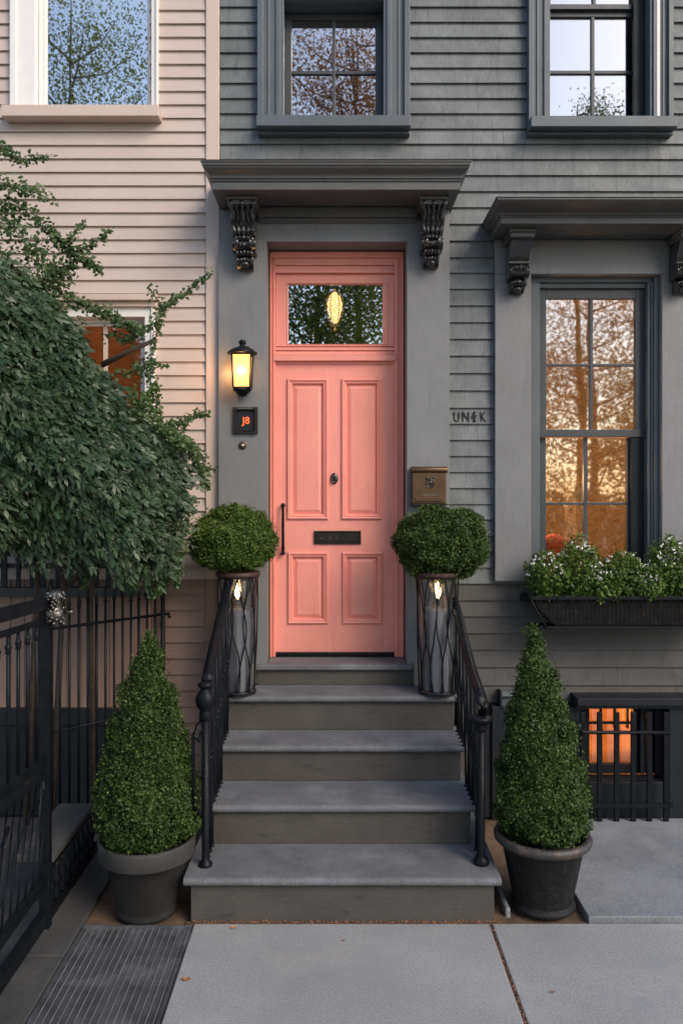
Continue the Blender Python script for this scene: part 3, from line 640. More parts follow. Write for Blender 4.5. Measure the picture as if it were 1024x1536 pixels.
plight('basement_lamp_light', (2.52, 6.4, .34), 12, col=(1, .45, .1)); plight('basement_fill_light', (1.86, 6.4, .34), 9, col=(1, .45, .1))  # the second point is an unseen added fill without a lamp
cu = thing('curtain', (1.62, 5.5, 1.5), 'pale linen curtain hanging inside the parlour window', 'curtain')
c = MB(); n = 24; v = []
for i in range(n+1):
    xx = 1.575+.11*i/n; yy = 5.53+.012*math.sin(i*1.5)
    v += [(xx, yy, 1.45), (xx, yy, 2.18)]
c.add(v, [(2*i, 2*i+2, 2*i+3, 2*i+1) for i in range(n)], True); cc = c.build('cloth', 'curtain', cu); md = cc.modifiers.new('thick', 'SOLIDIFY'); md.thickness = .004
c = MB(); c.blob((1.5, 5.56, 1.73), (.085, .05, .09), 8, .12, 2); o = c.build('cushion', 'redcloth', loc=(0, 0, 0)); tag(o, 'red cushion at the foot of the parlour window glass, left of the curtain', 'cushion')
# hall pendant behind the transom
pd = thing('pendant_lantern', (PX(502, 5.75), 5.75, 3.73), 'lit glass pendant lantern seen through the transom over the coral door', 'pendant lamp')
px_, pz_ = PX(502, 5.75), PZ(468, 5.75)
MB().box(px_-.004, px_+.004, 5.746, 5.754, pz_+.19, 3.74).build('rod', 'brass', pd)
MB().lathe((px_, 5.75, pz_), [(.02, -.13), (.05, -.06), (.067, .03), (.06, .09), (.03, .15), (.012, .18)], 16, cap=False).build('glass_shade', 'clear', pd)
m = MB()
for k in range(6):
    a = k*math.pi/3; m.tube([(px_+r*math.cos(a), 5.75+r*math.sin(a), pz_+h_) for r, h_ in ((.02, -.13), (.048, -.06), (.065, .03), (.058, .09), (.032, .15), (.012, .19))], .003, 6)
m.lathe((px_, 5.75, pz_-.15), [(0, -.02), (.03, -.01), (.045, 0), (.03, .02)], 12); m.build('cage', 'brass', pd)
MB().lathe((px_, 5.75, pz_+.01), [(.0, -.09), (.024, -.085), (.05, .0), (.054, .05), (.04, .1), (.015, .13)], 14).build('bulb', 'bulb', pd)

# ------------------------------------------------------------------ wall mounted things
YL = YS-.075
lx = PX(365, YL)-.006; wl = thing('wall_lantern', (lx, YS, PZ(553, YL)), 'lit black wall lantern with frosted amber glass on the left pilaster', 'wall lamp')
zt_, zb_ = PZ(533, YL), PZ(581, YL); hw, hw2 = .060, .052
m = MB(); m.box(lx-.035, lx+.035, YS-.012, YS-.0005, zb_-.02, zt_+.07); m.tube([(lx+.01, YS-.01, zb_-.005), (lx+.01, YL, zb_-.028)], .010, 8); m.build('back_plate', 'iron', wl, .003)
m = MB()
def ring(r, z): return [(lx+sx_*r, YL+sy_*r, z) for sx_, sy_ in ((-1, -1), (1, -1), (1, 1), (-1, 1))]
v = ring(hw2-.006, zb_)+ring(hw-.006, zt_); m.add(v, [(0, 1, 5, 4), (1, 2, 6, 5), (2, 3, 7, 6), (3, 0, 4, 7)]); m.build('glass_pane', 'lampglow', wl)
m = MB()
for sx_, sy_ in ((-1, -1), (1, -1), (1, 1), (-1, 1)): m.tube([(lx+sx_*hw2, YL+sy_*hw2, zb_-.005), (lx+sx_*hw, YL+sy_*hw, zt_+.005)], .0055, 6)
for r, z in ((hw2+.004, zb_-.006), (hw+.003, zt_+.002)):
    m.box(lx-r, lx+r, YL-r, YL+r, z-.005, z+.005)
m.build('cage', 'iron', wl)
m = MB(); m.lathe((lx, YL, zt_), [(.094, .008), (.096, .016), (.08, .03), (.05, .046), (.022, .052), (.016, .068), (.022, .074), (.024, .088), (.014, .098), (0, .1)], 4 if False else 20); m.build('hood', 'iron', wl)
m = MB(); m.lathe((lx, YL, zb_), [(.062, -.012), (.056, -.022), (.036, -.04), (.022, -.055), (0, -.06)], 16); m.build('base_cup', 'iron', wl)
plight('wall_lantern_light', (lx-.005, YL-.085, (zt_+zb_)/2), 1.8, .03, (1, .5, .2))
plight('wall_lantern_side_light', (lx-.095, YS-.09, (zt_+zb_)/2), .9, .03, (1, .5, .2))
def text(body, x, z, y, size, m, name, parent, depth=.002, sxx=1.0, loc=None):
    cu_ = bpy.data.curves.new('tmp', 'FONT'); cu_.body = body; cu_.size = size; cu_.extrude = depth; cu_.align_x = 'CENTER'; cu_.align_y = 'CENTER'
    ob = bpy.data.objects.new('tmp', cu_); COL.objects.link(ob); bpy.context.view_layer.update()
    me = bpy.data.meshes.new_from_object(ob.evaluated_get(bpy.context.evaluated_depsgraph_get())); bpy.data.objects.remove(ob)
    off = ORI[parent.name] if parent is not None else Vector((x, y, z))
    for v_ in me.vertices: v_.co = Vector((x+v_.co.x*sxx, y-v_.co.z, z+v_.co.y))-off
    me.materials.clear(); me.materials.append(M[m]); me.name = name
    return link(name, me, parent, None if parent is not None else (x, y, z))
pa, pb, pc, pd_ = PX(350, YS), PX(387, YS), PZ(651, YS), PZ(611, YS); pmx, pmz = (pa+pb)/2, (pc+pd_)/2
pq = thing('number_plaque', (pmx, YS, pmz), 'square black framed number plaque with glowing orange digits under the wall lantern', 'plaque')
m = MB(); m.frame(pa, pb, pc, pd_, .016, YS-.022, YS-.0005); m.ringframe(pa+.014, pb-.014, pc+.014, pd_-.014, [(0, YS-.026), (.004, YS-.028), (.007, YS-.02), (.009, YS-.012)]); m.build('frame', 'hardware', pq, .003)
MB().box(pa+.016, pb-.016, YS-.010, YS-.001, pc+.016, pd_-.016).build('face', 'darktrim', pq)
m = MB(); m.frame(pa+.018, pb-.018, pc+.018, pd_-.018, .004, YS-.0145, YS-.0105); m.build('inner_bead', 'steel', pq)
text('J8', pmx+.004, pmz-.002, YS-.014, .064, 'digit', 'digits', pq)
m = MB(); [m.box(pa+.03+i*.0125, pa+.038+i*.0125, YS-.024, YS-.0222, pd_-.012, pd_-.005) for i in range(8)]; m.build('top_beading', 'steel', pq)
db = thing('door_bell', (PX(364, YS), YS, PZ(668, YS)), 'small round metal bell button below the number plaque', 'doorbell')
MB().lathe((PX(364, YS), YS, PZ(668, YS)), [(.026, -.0005), (.026, -.006), (.02, -.012), (.013, -.011)], 20, 'y').build('ring', 'bronze', db)
MB().lathe((PX(364, YS), YS-.011, PZ(668, YS)), [(.012, 0), (.011, -.006), (0, -.008)], 16, 'y').build('button', 'steel', db)
a, b_, z0, z1 = PX(617, YS), PX(667, YS), PZ(755, YS), PZ(701, YS); mm = (a+b_)/2
mx_ = thing('mailbox', (mm, YS, z0), 'bronze mailbox with embossed emblem above the round shrub on the right pilaster', 'mailbox')
m = MB(); m.box(a, b_, YS-.055, YS-.0005, z0, z1-.012); m.build('body', 'bronze', mx_, .005)
m = MB(); m.tube([(a-.008, YS-.045, z1-.018), (b_+.008, YS-.045, z1-.018)], .022, 12); m.box(a-.006, b_+.006, YS-.04, YS-.0006, z1-.012, z1); m.build('lid', 'bronze', mx_, .001)
m = MB(); m.box(a-.01, b_+.01, YS-.07, YS-.0006, z0-.012, z0-.0005); m.box(a-.012, a-.0005, YS-.05, YS-.0006, z0, z1-.03); m.build('lower_ledge', 'hardware', mx_, .003)
m = MB(); m.box(a+.02, b_-.02, YS-.062, YS-.0555, z0+.014, z0+.04); m.build('nameplate', 'bronze', mx_, .002)
m = MB(); ex, ez = mm+.006, z1-.105
m.tube([(ex+.026*math.cos(t), YS-.058, ez+.026*math.sin(t)) for t in [i*math.pi/10 for i in range(21)]], .004, 6, cap=False)
m.tube([(ex-.02, YS-.058, ez-.012), (ex, YS-.06, ez+.01), (ex+.02, YS-.058, ez-.008)], .004, 6); m.tube([(ex, YS-.058, ez-.024), (ex+.004, YS-.06, ez+.03)], .0035, 6)
m.blob((ex-.02, YS-.058, ez+.034), (.009, .004, .009), 5, .4); m.blob((ex+.018, YS-.058, ez+.034), (.012, .005, .008), 5, .4); m.blob((ex, YS-.058, ez+.026), (.008, .004, .01), 5, .4)
m.build('emblem', 'blackgloss', mx_)
text('YVINIOEIT', mm+.002, z0+.052, YS-.0565, .021, 'steel', 'lettering', mx_, .001, 1.15)
for q, ch in ((.16, 'o'), (.34, 'A'), (.5, '?'), (.78, '-')):
    a0, b0_ = PX(471, YD), PX(541, YD)
    text(ch, a0+(b0_-a0)*q, PZ(806.5, YD), D0-.0135, .024, 'steel', 'lettering', ms, .0006)
yy = YF-.016; sg = thing('name_letters', (PX(702, yy), yy, PZ(626, yy)), 'thin dark metal letters reading UN and K fixed to the grey clapboards', 'lettering')
text('U', PX(684.5, yy), PZ(626, yy), yy, .098, 'hardware', 'letter', sg, .003, .62); text('N', PX(698, yy), PZ(626, yy), yy, .098, 'hardware', 'letter', sg, .003, .72)
text('K', PX(724, yy), PZ(626, yy), yy, .098, 'hardware', 'letter', sg, .003, .6)
m = MB(); fx, fz = PX(711, yy), PZ(626, yy)
m.lathe((fx, yy, fz+.032), [(.008, -.004), (.008, .002), (.003, .003)], 10, 'y'); m.box(fx-.003, fx+.003, yy-.004, yy+.002, fz-.03, fz+.026); m.box(fx-.016, fx+.016, yy-.0045, yy+.002, fz+.008, fz+.014); m.box(fx-.02, fx+.012, yy-.0045, yy+.002, fz-.006, fz-.001)
m.blob((fx, yy, fz-.024), (.012, .004, .012), 5, .5, 4); m.build('figure_emblem', 'hardware', sg)

# ------------------------------------------------------------------ stoop
st = thing('stone_stoop', (0, 4.5, 0), 'brown grey front steps with bluestone treads leading up to the coral door', 'steps')
ds = [3.92, 4.28, 4.62, 4.90]; hs = [.225, .44, .65, .864]; ex = [(-.735, .79), (-.68, .735), (-.68, .735), (-.685, .735)]
for i in range(4):
    d0 = ds[i]; z0 = 0 if i == 0 else hs[i-1]; z1 = hs[i]; a, b_ = ex[i]
    m = MB(); m.box(a+.02, b_-.02, d0, 5.2, z0-(.03 if i == 0 else 0.0)+.0005, z1-.0385); m.build('riser', 'riser', st, .004)
    y1 = 5.16 if i == 3 else 5.2
    m = MB(); n = 64; P = []
    tp = .038
    xs_ = [a-.01+(b_-a+.02)*k/n for k in range(n+1)]; prof = [(d0+.0, 0), (d0-.024, .001), (d0-.031, .008), (d0-.034, .019), (d0-.031, .030), (d0-.022, .037), (d0-.004, tp), (y1, tp)]
    v = []
    for x_ in xs_:
        for y_, z_ in prof:
            w = .0022*noise.noise((x_*9, y_*9, z1*20)) if y_ < y1 else 0
            v.append((x_, y_+w, z1-.038+z_+w*.6))
    k8 = len(prof); f = [(i_*k8+j, (i_+1)*k8+j, (i_+1)*k8+j+1, i_*k8+j+1) for i_ in range(n) for j in range(k8-1)]
    f += [tuple(range(k8))+(k8-1,)][:0]
    m.add(v, f, True); m.add([v[j] for j in range(k8)]+[(a-.01, y1, z1-.038)], [tuple(range(k8+1))]); m.add([v[n*k8+j] for j in range(k8)]+[(b_+.01, y1, z1-.038)], [tuple(range(k8+1))])
    m.add([(a-.01, d0, z1-.038), (b_+.01, d0, z1-.038), (b_+.01, y1, z1-.038), (a-.01, y1, z1-.038)], [(0, 1, 2, 3)])
    m.build('tread', 'tread', st)
m = MB(); m.box(-.51, .485, 5.155, YD, .8645, .965); m.build('riser', 'riser', st, .003)
m = MB(); m.box(-.524, .494, 5.125, 5.169, .9655, 1.0); m.box(-.4525, .4525, 5.169, YD+.05, .9655, 1.0); m.build('threshold', 'tread', st, .008, 3)
m = MB(); m.box(.496, .53, 5.12, 5.165, .865, 1.01); m.box(-.556, -.526, 5.12, 5.165, .865, 1.0); m.build('corner_block', mat('pale_stone', (.3, .25, .19), .8, .15, 12, bump=.4), st, .008)
MB().box(-.75, -.70, 5.0, 5.17, 0, .85).build('cheek_wall', 'riser', st); MB().box(.76, .82, 4.95, 5.17, 0, .85).build('cheek_wall', 'riser', st)
# thin stone edging beside the steps and litter
o = MB().box(.84, .865, 3.99, 5.1, -.03, .03).build('edging_stone', 'slab', loc=(0, 0, 0), bevel=.008); tag(o, 'narrow bluestone edging between the steps and the right pot', 'edging')

# ------------------------------------------------------------------ railings
def rail(x, zstart, zend, y0, y1, ztop, side):
    lab = 'black iron stair railing with ball topped newel left of the steps' if side < 0 else 'black iron stair railing with cup topped newel right of the steps'
    t = thing('stair_railing', (x, y0, .225), lab, 'railing')
    m = MB(); m.lathe((x, y0, .225), [(.034, 0), (.036, .008), (.028, .02), (.021, .03), (.0195, .05), (.0195, ztop-.225)], 16); m.build('newel_post', 'iron', t)
    m = MB(); zt2 = ztop
    if side < 0: m.lathe((x, y0, zt2), [(.022, -.02), (.033, -.012), (.03, 0), (.034, .008), (.026, .02), (.03, .032), (.045, .052), (.052, .078), (.046, .105), (.03, .125), (.022, .135), (.034, .146), (.04, .156), (.034, .166), (.024, .17)], 20)
    else: m.lathe((x, y0, zt2), [(.022, -.03), (.03, -.012), (.024, 0), (.044, .018), (.056, .03), (.058, .042), (.045, .05), (.02, .052)], 20); MB().lathe((x, y0, .225), [(.038, .0), (.042, .015), (.03, .035), (.02, .045)], 16).build('newel_foot', 'iron', t)
    m.build('finial', 'iron', t)
    pts = []
    for i in range(21):
        u = i/20; yy_ = y0+.03+(y1-y0-.03)*u
        zz_ = zstart+(zend-zstart)*(u**.92 if side < 0 else (u*1.0-.18*math.sin(math.pi*u)*(1-u)+.0*u))
        pts.append((x, yy_, zz_))
    m = MB(); m.tube(pts, .030, 6, .42)
    if side > 0:
        c0 = pts[0]; m.tube([c0, (x+.004, c0[1]-.03, c0[2]-.035), (x+.006, c0[1]-.045, c0[2]-.075), (x+.004, c0[1]-.03, c0[2]-.105), (x, c0[1]-.008, c0[2]-.095)], [.028, .03, .024, .018, .012], 8, .7)
    e = pts[-1]; m.tube([e, (x, e[1]+.03, e[2]+.02), (x, e[1]+.05, e[2]+.0), (x, e[1]+.04, e[2]-.03), (x, e[1]+.02, e[2]-.02)], [.024, .022, .018, .014, .01], 8, .7)
    m.build('handrail', 'iron', t)
    def tread_z(y):
        z = 0
        for d, h_ in zip(ds, hs):
            if y > d-.03: z = h_
        return z
    nb = 13
    low_ = []
    for i in range(nb):
        u = (i+.6)/nb; yb_ = y0+.05+(y1-y0-.05)*u; j = min(19, int(u*20)); zt3 = pts[j][2]+(pts[j+1][2]-pts[j][2])*(u*20-j)-.008
        zz0 = tread_z(yb_)+.0; m = MB()
        w1 = .012*(1 if i % 2 else -1)
        m.tube([(x, yb_, zz0), (x+w1*.3, yb_, zz0+(zt3-zz0)*.3), (x-w1*.3, yb_, zz0+(zt3-zz0)*.6), (x, yb_, zt3)], .0065, 6)
        zc = zz0+(zt3-zz0)*.5; m.lathe((x, yb_, zc), [(.006, -.014), (.011, 0), (.006, .014)], 8); m.lathe((x, yb_, zz0+.008), [(.012, -.008), (.011, 0), (.006, .008)], 8)
        m.build('baluster', 'iron', t)
    # scrollwork between the balusters
    m = MB()
    for i in range(nb-1):
        ua, ub = (i+.6)/nb, (i+1.6)/nb; ya, yb_ = y0+.05+(y1-y0-.05)*ua, y0+.05+(y1-y0-.05)*ub
        za_ = tread_z(ya); zt_a = zstart+(zend-zstart)*ua-.03; zt_b = zstart+(zend-zstart)*ub-.03
        for k in range(3):
            f0, f1 = .12+.27*k, .12+.27*(k+1)
            A = (x, ya, za_+(zt_a-za_)*f0); B = (x, yb_, za_+(zt_b-za_)*f1); C = (x, yb_, za_+(zt_b-za_)*f0); D = (x, ya, za_+(zt_a-za_)*f1)
            if side < 0: m.tube([A, ((A[0]+B[0])/2, (A[1]+B[1])/2+.008, (A[2]+B[2])/2), B], .0035, 5); m.tube([C, ((C[0]+D[0])/2, (C[1]+D[1])/2-.008, (C[2]+D[2])/2), D], .0035, 5)
            elif k == 1: m.tube([A, B], .0035, 5)
    m.build('scrollwork', 'iron', t)
    return t
rl = rail(-.66, 1.15, 1.56, 4.03, 4.93, .98, -1)
m = MB(); m.tube([(-.68, 4.03, .96), (-.70, 4.0, .93), (-.715, 3.98, .9), (-.71, 3.99, .55), (-.69, 4.02, .48)], .009, 8); m.tube([(-.715, 3.98, .9), (-.69, 4.01, .86), (-.68, 4.03, .9)], .008, 8); m.build('side_scroll', 'iron', rl)
rail(.73, 1.08, 1.42, 4.05, 4.95, .925, 1)

# ------------------------------------------------------------------ potted plants
def foliage_surface(fn, n, size, jit, m, parent, core=True, clump=.02, seed=0, name='foliage', upbias=.25, thick=.05, sc=16):
    """fn(u,v)-> (point, normal) arrays"""
    P, Nn = fn(n)
    nz = npnoise(P, sc, seed); nz2 = npnoise(P, sc*.45, seed+40)
    depth = rng.random(n)**1.6*thick
    P = P+Nn*(clump*1.5*nz+clump*2.3*nz2-depth)[:, None]
    nn = Nn+rng.normal(size=P.shape)*jit+np.array([0, 0, upbias])
    d = Nn*.8+rng.normal(size=P.shape)*.7+np.array([0, 0, .25])
    return leaves(name, m, parent, P, nn, d, size*(.5+.95*rng.random(n)**1.3), T_SMALL)
def cone_fn(cx, cy, prof, lean=0):
    zs = np.array([p[0] for p in prof]); rs = np.array([p[1] for p in prof])
    def fn(n):
        zz = np.linspace(zs[0], zs[-1], 400); rr = np.interp(zz, zs, rs)+.012; cdf = np.cumsum(rr); cdf /= cdf[-1]
        z = np.interp(rng.random(n), cdf, zz); r = np.interp(z, zs, rs); dr = (np.interp(z+.01, zs, rs)-np.interp(z-.01, zs, rs))/.02
        a = rng.random(n)*2*math.pi; off = lean*np.clip((z-zs[0])/(zs[-1]-zs[0]), 0, 1)**2
        P = np.stack([cx+off+r*np.cos(a), cy+r*np.sin(a), z], 1); Nn = np.stack([np.cos(a), np.sin(a), -dr], 1); Nn /= np.linalg.norm(Nn, axis=1, keepdims=True)
        return P, Nn
    return fn
def core_lathe(cx, cy, prof, k, parent, lean=0):
    m = MB(); n = 28; zs = [p[0] for p in prof]
    v = []; f = []
    for z, r in prof:
        off = lean*((z-zs[0])/(zs[-1]-zs[0]))**2
        for q in range(n):
            a = 2*math.pi*q/n; w = 1+.1*noise.noise((math.cos(a)*3, math.sin(a)*3, z*9)); v.append((cx+off+max(.001, r-k)*w*math.cos(a), cy+max(.001, r-k)*w*math.sin(a), z))
    for i in range(len(prof)-1):
        for q in range(n): f.append((i*n+q, i*n+(q+1) % n, (i+1)*n+(q+1) % n, (i+1)*n+q))
    m.add(v, f, True); return m.build('dark_core', 'core', parent)
def resamp(prof, n=30):
    z = np.linspace(prof[0][0], prof[-1][0], n); return list(zip(z, np.interp(z, [p[0] for p in prof], [p[1] for p in prof])))
def cone_plant(cx, cy, base, potprof, rimprof, m1, m2, prof, lean, label, seed, mleaf):
    t = thing('potted_topiary', (cx, cy, 0), label, 'potted plant', 'clipped cone shrubs in pots beside the steps')
    pot = MB().lathe((cx, cy, 0), potprof, 48).build('pot', m1, t); MB().lathe((cx, cy, 0), rimprof, 48, cap=False).build('rim', m2, pot)
    MB().lathe((cx, cy, .30), [(.0, .03), (.12, .028), (.195, .01), (.198, 0)], 32, cap=False).build('soil', 'soil', t)
    MB().tube([(cx, cy, .3), (cx+.01, cy, .6), (cx+lean*.3, cy, 1.0)], [.02, .014, .008], 8).build('trunk', 'bark', t)
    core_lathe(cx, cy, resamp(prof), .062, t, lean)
    foliage_surface(cone_fn(cx, cy, prof, lean), 62000, .0122, .8, mleaf, t, seed=seed, clump=.019, thick=.07, sc=21)
    n = 900; fn = cone_fn(cx, cy, prof, lean); P, Nn = fn(n); P += Nn*(.012+.012*rng.random(n))[:, None]
    leaves('shoot_tips', 'boxlight', t, P, Nn+rng.normal(size=P.shape)*.9, Nn+np.array([0, 0, .9])+rng.normal(size=P.shape)*.4, .0125*(.7+.6*rng.random(n)), T_SMALL)
    return t
sL = 298.
def pr(l, cyp, s): return [(EYE-(y-740)/s, w/2/s) for y, w in l][::-1]
profL = pr([(948, 2), (962, 14), (980, 34), (1000, 50), (1050, 82), (1100, 104), (1150, 134), (1190, 146), (1225, 147), (1246, 134), (1258, 112)], 0, sL)
cone_plant(-.953, 4.03, 0, [(.0, .0), (.135, .0), (.150, .006), (.152, .022), (.147, .034), (.150, .05), (.208, .285), (.212, .29)],
           [(.210, .283), (.234, .287), (.239, .295), (.241, .365), (.238, .377), (.228, .380), (.218, .376), (.212, .3)], 'pot', 'potrim', profL, 0.01, 'tall cone boxwood in a smooth charcoal pot with flat grey rim, left of the steps', 3, 'box')
sR = 294.
profR = pr([(936, 2), (950, 12), (975, 30), (1000, 46), (1030, 66), (1060, 78), (1100, 100), (1150, 122), (1190, 131), (1220, 130), (1240, 118), (1253, 92)], 0, sR)
cone_plant(1.047, 4.08, 0, [(.0, .0), (.140, .0), (.157, .006), (.164, .016), (.160, .03), (.148, .038), (.150, .05), (.206, .33), (.212, .335)],
           [(.206, .325), (.228, .328), (.242, .342), (.245, .358), (.236, .375), (.220, .378), (.208, .37), (.2, .31)], 'castpot', 'castrim', profR, -.055, 'cone boxwood with crooked tip in a rough black pot with worn rolled rim', 9, 'box')
def ball_plant(cx, cy, cz, rx, ry, rz, flat, pcx, label, seed, lit, mleaf):
    t = thing('potted_topiary', (pcx, cy, .864), label, 'potted plant', 'round shrubs in wire wrapped planters at the door')
    z0 = .864; rp = .115 if cx < 0 else .122; zt_ = 1.585
    m = MB(); m.lathe((pcx, cy, z0), [(.0, .002), (rp*.95, .002), (rp*.98, .012), (rp*.93, .025), (rp*.82, .03)], 36); pot = m.build('planter', 'blackgloss', t)
    m = MB(); m.lathe((pcx, cy, z0), [(rp*.84, .03), (rp*.92, .3), (rp*.98, .6), (rp*1.0, zt_-z0)], 36, cap=False); m.build('smoked_glass_wall', 'smoke', pot)
    m = MB(); m.lathe((pcx, cy, z0), [(rp*.74, .03), (rp*.84, .52), (rp*.6, .53), (0, .53)], 24, cap=False); m.build('liner', 'surround', pot)
    m = MB(); nw = 20
    for k in range(nw):
        a0 = 2*math.pi*k/nw; sgn = 1 if k % 2 else -1; ph = random.random()*6; am = .16+.1*random.random(); pts = []
        for i in range(17):
            u = i/16; a = a0+sgn*am*math.sin(u*math.pi*2+ph*.25)+.02*math.sin(u*17+ph); r_ = rp*(.90+.16*u+.03*math.sin(u*3.1)); pts.append((pcx+r_*math.cos(a), cy+r_*math.sin(a), z0+.012+(zt_-z0)*u))
        m.tube(pts, .0045, 6)
    for zz_ in (z0+.016, zt_): m.tube([(pcx+rp*(.95 if zz_ < 1 else 1.09)*math.cos(a), cy+rp*(.95 if zz_ < 1 else 1.09)*math.sin(a), zz_) for a in [i*math.pi/18 for i in range(37)]], .0055, 6, cap=False)
    m.build('wire_cage', 'iron', pot)
    if lit:  # right: candle flame; left: bulb added to stand for a bright reflection
        m = MB(); m.lathe((pcx-.0, cy-.03, zt_-.10), [(.004, -.035), (.016, -.01), (.02, .02), (.012, .05), (0, .075)], 12); m.build('flame_glint_bulb', 'bulb', pot)
        m = MB(); m.box(pcx-.035, pcx-.015, cy-.04, cy-.02, zt_-.45, zt_-.14); m.box(pcx+.03, pcx+.05, cy-.05, cy-.03, zt_-.4, zt_-.12); m.build('candle_stick', 'brass', pot)
    m = MB(); m.lathe((pcx, cy, zt_), [(rp*1.12, 0), (rp*1.2, .01), (rp*1.2, .03), (rp*1.1, .034)], 30); m.build('tray', mat('red_brown_clay', (.05, .022, .018), .6, .2, 12, bump=.2), t)
    m = MB(); m.tube([(pcx, cy, zt_+.03), ((pcx+cx)/2, cy, zt_+.1), (cx, cy, cz)], .014, 8); m.build('trunk', 'bark', t)
    def fn(n):
        d = unit(n); zc = np.where(d[:, 2] < 0, d[:, 2]*flat, d[:, 2])
        p = 2.35; q = (np.abs(d[:, 0])**p+np.abs(d[:, 1])**p+np.abs(d[:, 2])**p)**(-1/p)
        P = np.stack([cx+rx*d[:, 0]*q, cy+ry*d[:, 1]*q, cz+rz*zc*q], 1); return P, d
    m = MB(); m.blob((cx, cy, cz), (rx-.055, ry-.055, rz*min(1, flat)-.05), 12, .06); m.build('dark_core', 'core', t)
    foliage_surface(fn, 40000, .0128, .8, mleaf, t, seed=seed, clump=.019, thick=.05, sc=20)
    n = 900; P, Nn = fn(n); P += Nn*(.01+.014*rng.random(n))[:, None]
    leaves('shoot_tips', 'boxlight', t, P, Nn+rng.normal(size=P.shape)*.9, Nn+np.array([0, 0, .7])+rng.normal(size=P.shape)*.5, .0125*(.7+.6*rng.random(n)), T_SMALL)
YP = 5.0
ball_plant(PX(350, 4.95), 4.95, PZ(818, 4.95), .252, .2, .235, .62, -.61, 'dome shaped boxwood on a wire wrapped dark planter left of the coral door', 21, True, 'boxlight')
ball_plant(PX(663.5, 4.95), 4.95, PZ(814, 4.95), .272, .21, .215, 1.0, .62, 'round ball boxwood on a wire wrapped lantern planter below the mailbox', 31, True, 'box')

# window box
wb = thing('window_box', (1.75, 5.05, 1.27), 'black wire window box of white flowering plants under the parlour window', 'window box')
bx0_, bx1_, by0, by1, bz0, bz1_ = 1.20, 2.42, 4.96, 5.16, 1.265, 1.46
m = MB()
m.box(bx0_, bx1_, by0-.008, by0+.008, bz1_-.02, bz1_); m.box(bx0_-.006, bx0_+.01, by0+.0085, by1, bz1_-.022, bz1_+.002)
m.tube([(bx0_, by0, bz1_-.02), (bx0_+.10, by0+.0, bz0)], .006, 6); m.box(bx0_+.10, bx1_, by0-.01, by0+.01, bz0-.006, bz0+.01); m.box(bx0_+.01, bx1_, by0+.011, by1, bz0-.004, bz0+.001)
m.build('basket_rim', 'iron', wb, .002)
m = MB(); n = 46
for i in range(n):
    x_ = bx0_+.01+(bx1_-bx0_-.02)*i/n; zb2 = bz0+.01 if x_ > bx0_+.15 else bz1_-.02-(x_-bx0_)/.15*(bz1_-bz0-.03)
    m.tube([(x_, by0, zb2), (x_+.002*math.sin(i*3), by0-.002, bz1_-.02)], .0032, 5)
for k in range(4): zz_ = bz0+.04+k*.036; m.tube([(bx0_+.15-(zz_-bz0)/(bz1_-bz0)*.14, by0-.001, zz_), (bx1_, by0-.001, zz_)], .0024, 5)
m.build('wire_mesh', 'iron', wb)
m = MB()
m.add([(bx0_+.01, by0+.03, bz1_-.03), (bx1_, by0+.03, bz1_-.03), (bx1_, by0+.03, bz0+.012), (bx0_+.16, by0+.03, bz0+.012), (bx0_+.01, by1-.005, bz1_-.03), (bx1_, by1-.005, bz1_-.03), (bx1_, by1-.005, bz0+.012), (bx0_+.16, by1-.005, bz0+.012)], [(0, 1, 2, 3), (0, 4, 5, 1), (4, 7, 6, 5), (0, 3, 7, 4), (2, 6, 7, 3)])
m.build('liner', mat('dark_coir_liner', (.007, .006, .005), .95, .5, 25, bump=1, bscale=60, stain=(.05, .035, .02), sfac=.7, sscale=22), wb)
m = MB()
for i in range(13):
    x_ = bx0_+.06+i*.09; m.lathe((x_, by0+.03, bz1_-.012), [(.02, -.02), (.027, .006), (.023, .014), (.01, .016)], 10)
m.build('pot_rims', 'pot', wb)
cl = [(1.34, 1.62, .14, .15), (1.52, 1.67, .12, .18), (1.66, 1.58, .13, .13), (1.80, 1.62, .13, .15), (1.95, 1.58, .12, .12), (2.10, 1.68, .14, .18), (2.25, 1.60, .14, .14), (2.38, 1.6, .13, .14)]
for i, (x_, z_, rx_, rz_) in enumerate(cl):
    n = 2600; d = unit(n); rr_ = .55+.5*rng.random(n)**.6; q = 1+.35*npnoise(d*2, 1.3, i*5.)
    P = np.stack([x_+d[:, 0]*rx_*rr_*q, 5.04+d[:, 1]*.11*rr_*q, np.maximum(z_-.045+d[:, 2]*rz_*rr_*q, 1.43-.03*rng.random(n))], 1); P[:, 1] = np.minimum(P[:, 1], 5.2)
    f_ = leaves('flowering_plant', 'boxlight', wb, P, d+rng.normal(size=d.shape)*.8+np.array([0, -.2, .5]), d+rng.normal(size=d.shape)*.8, .019*(.6+.8*rng.random(n)), T_SMALL)
    n = 62; d = unit(n); d[:, 2] = np.abs(d[:, 2])*.9+.05; d[:, 1] = -np.abs(d[:, 1])*.8
    cen = np.stack([x_+d[:, 0]*rx_*1.0, 5.04+d[:, 1]*.115, z_-.04+d[:, 2]*rz_*1.05], 1); cen = cen[npnoise(cen, 14, 3.) > -.02]
    PP = np.repeat(cen, 5, 0)+rng.normal(size=(len(cen)*5, 3))*.003; a = rng.random(len(PP))*6.28
    D = np.stack([np.cos(a), np.zeros(len(PP)), np.sin(a)], 1)+rng.normal(size=PP.shape)*.3
    leaves('blossom', 'flower', f_, PP, np.tile([0, -1, .5], (len(PP), 1))+rng.normal(size=PP.shape)*.5, D, .0105*(.7+.6*rng.random(len(PP))), T_SMALL)

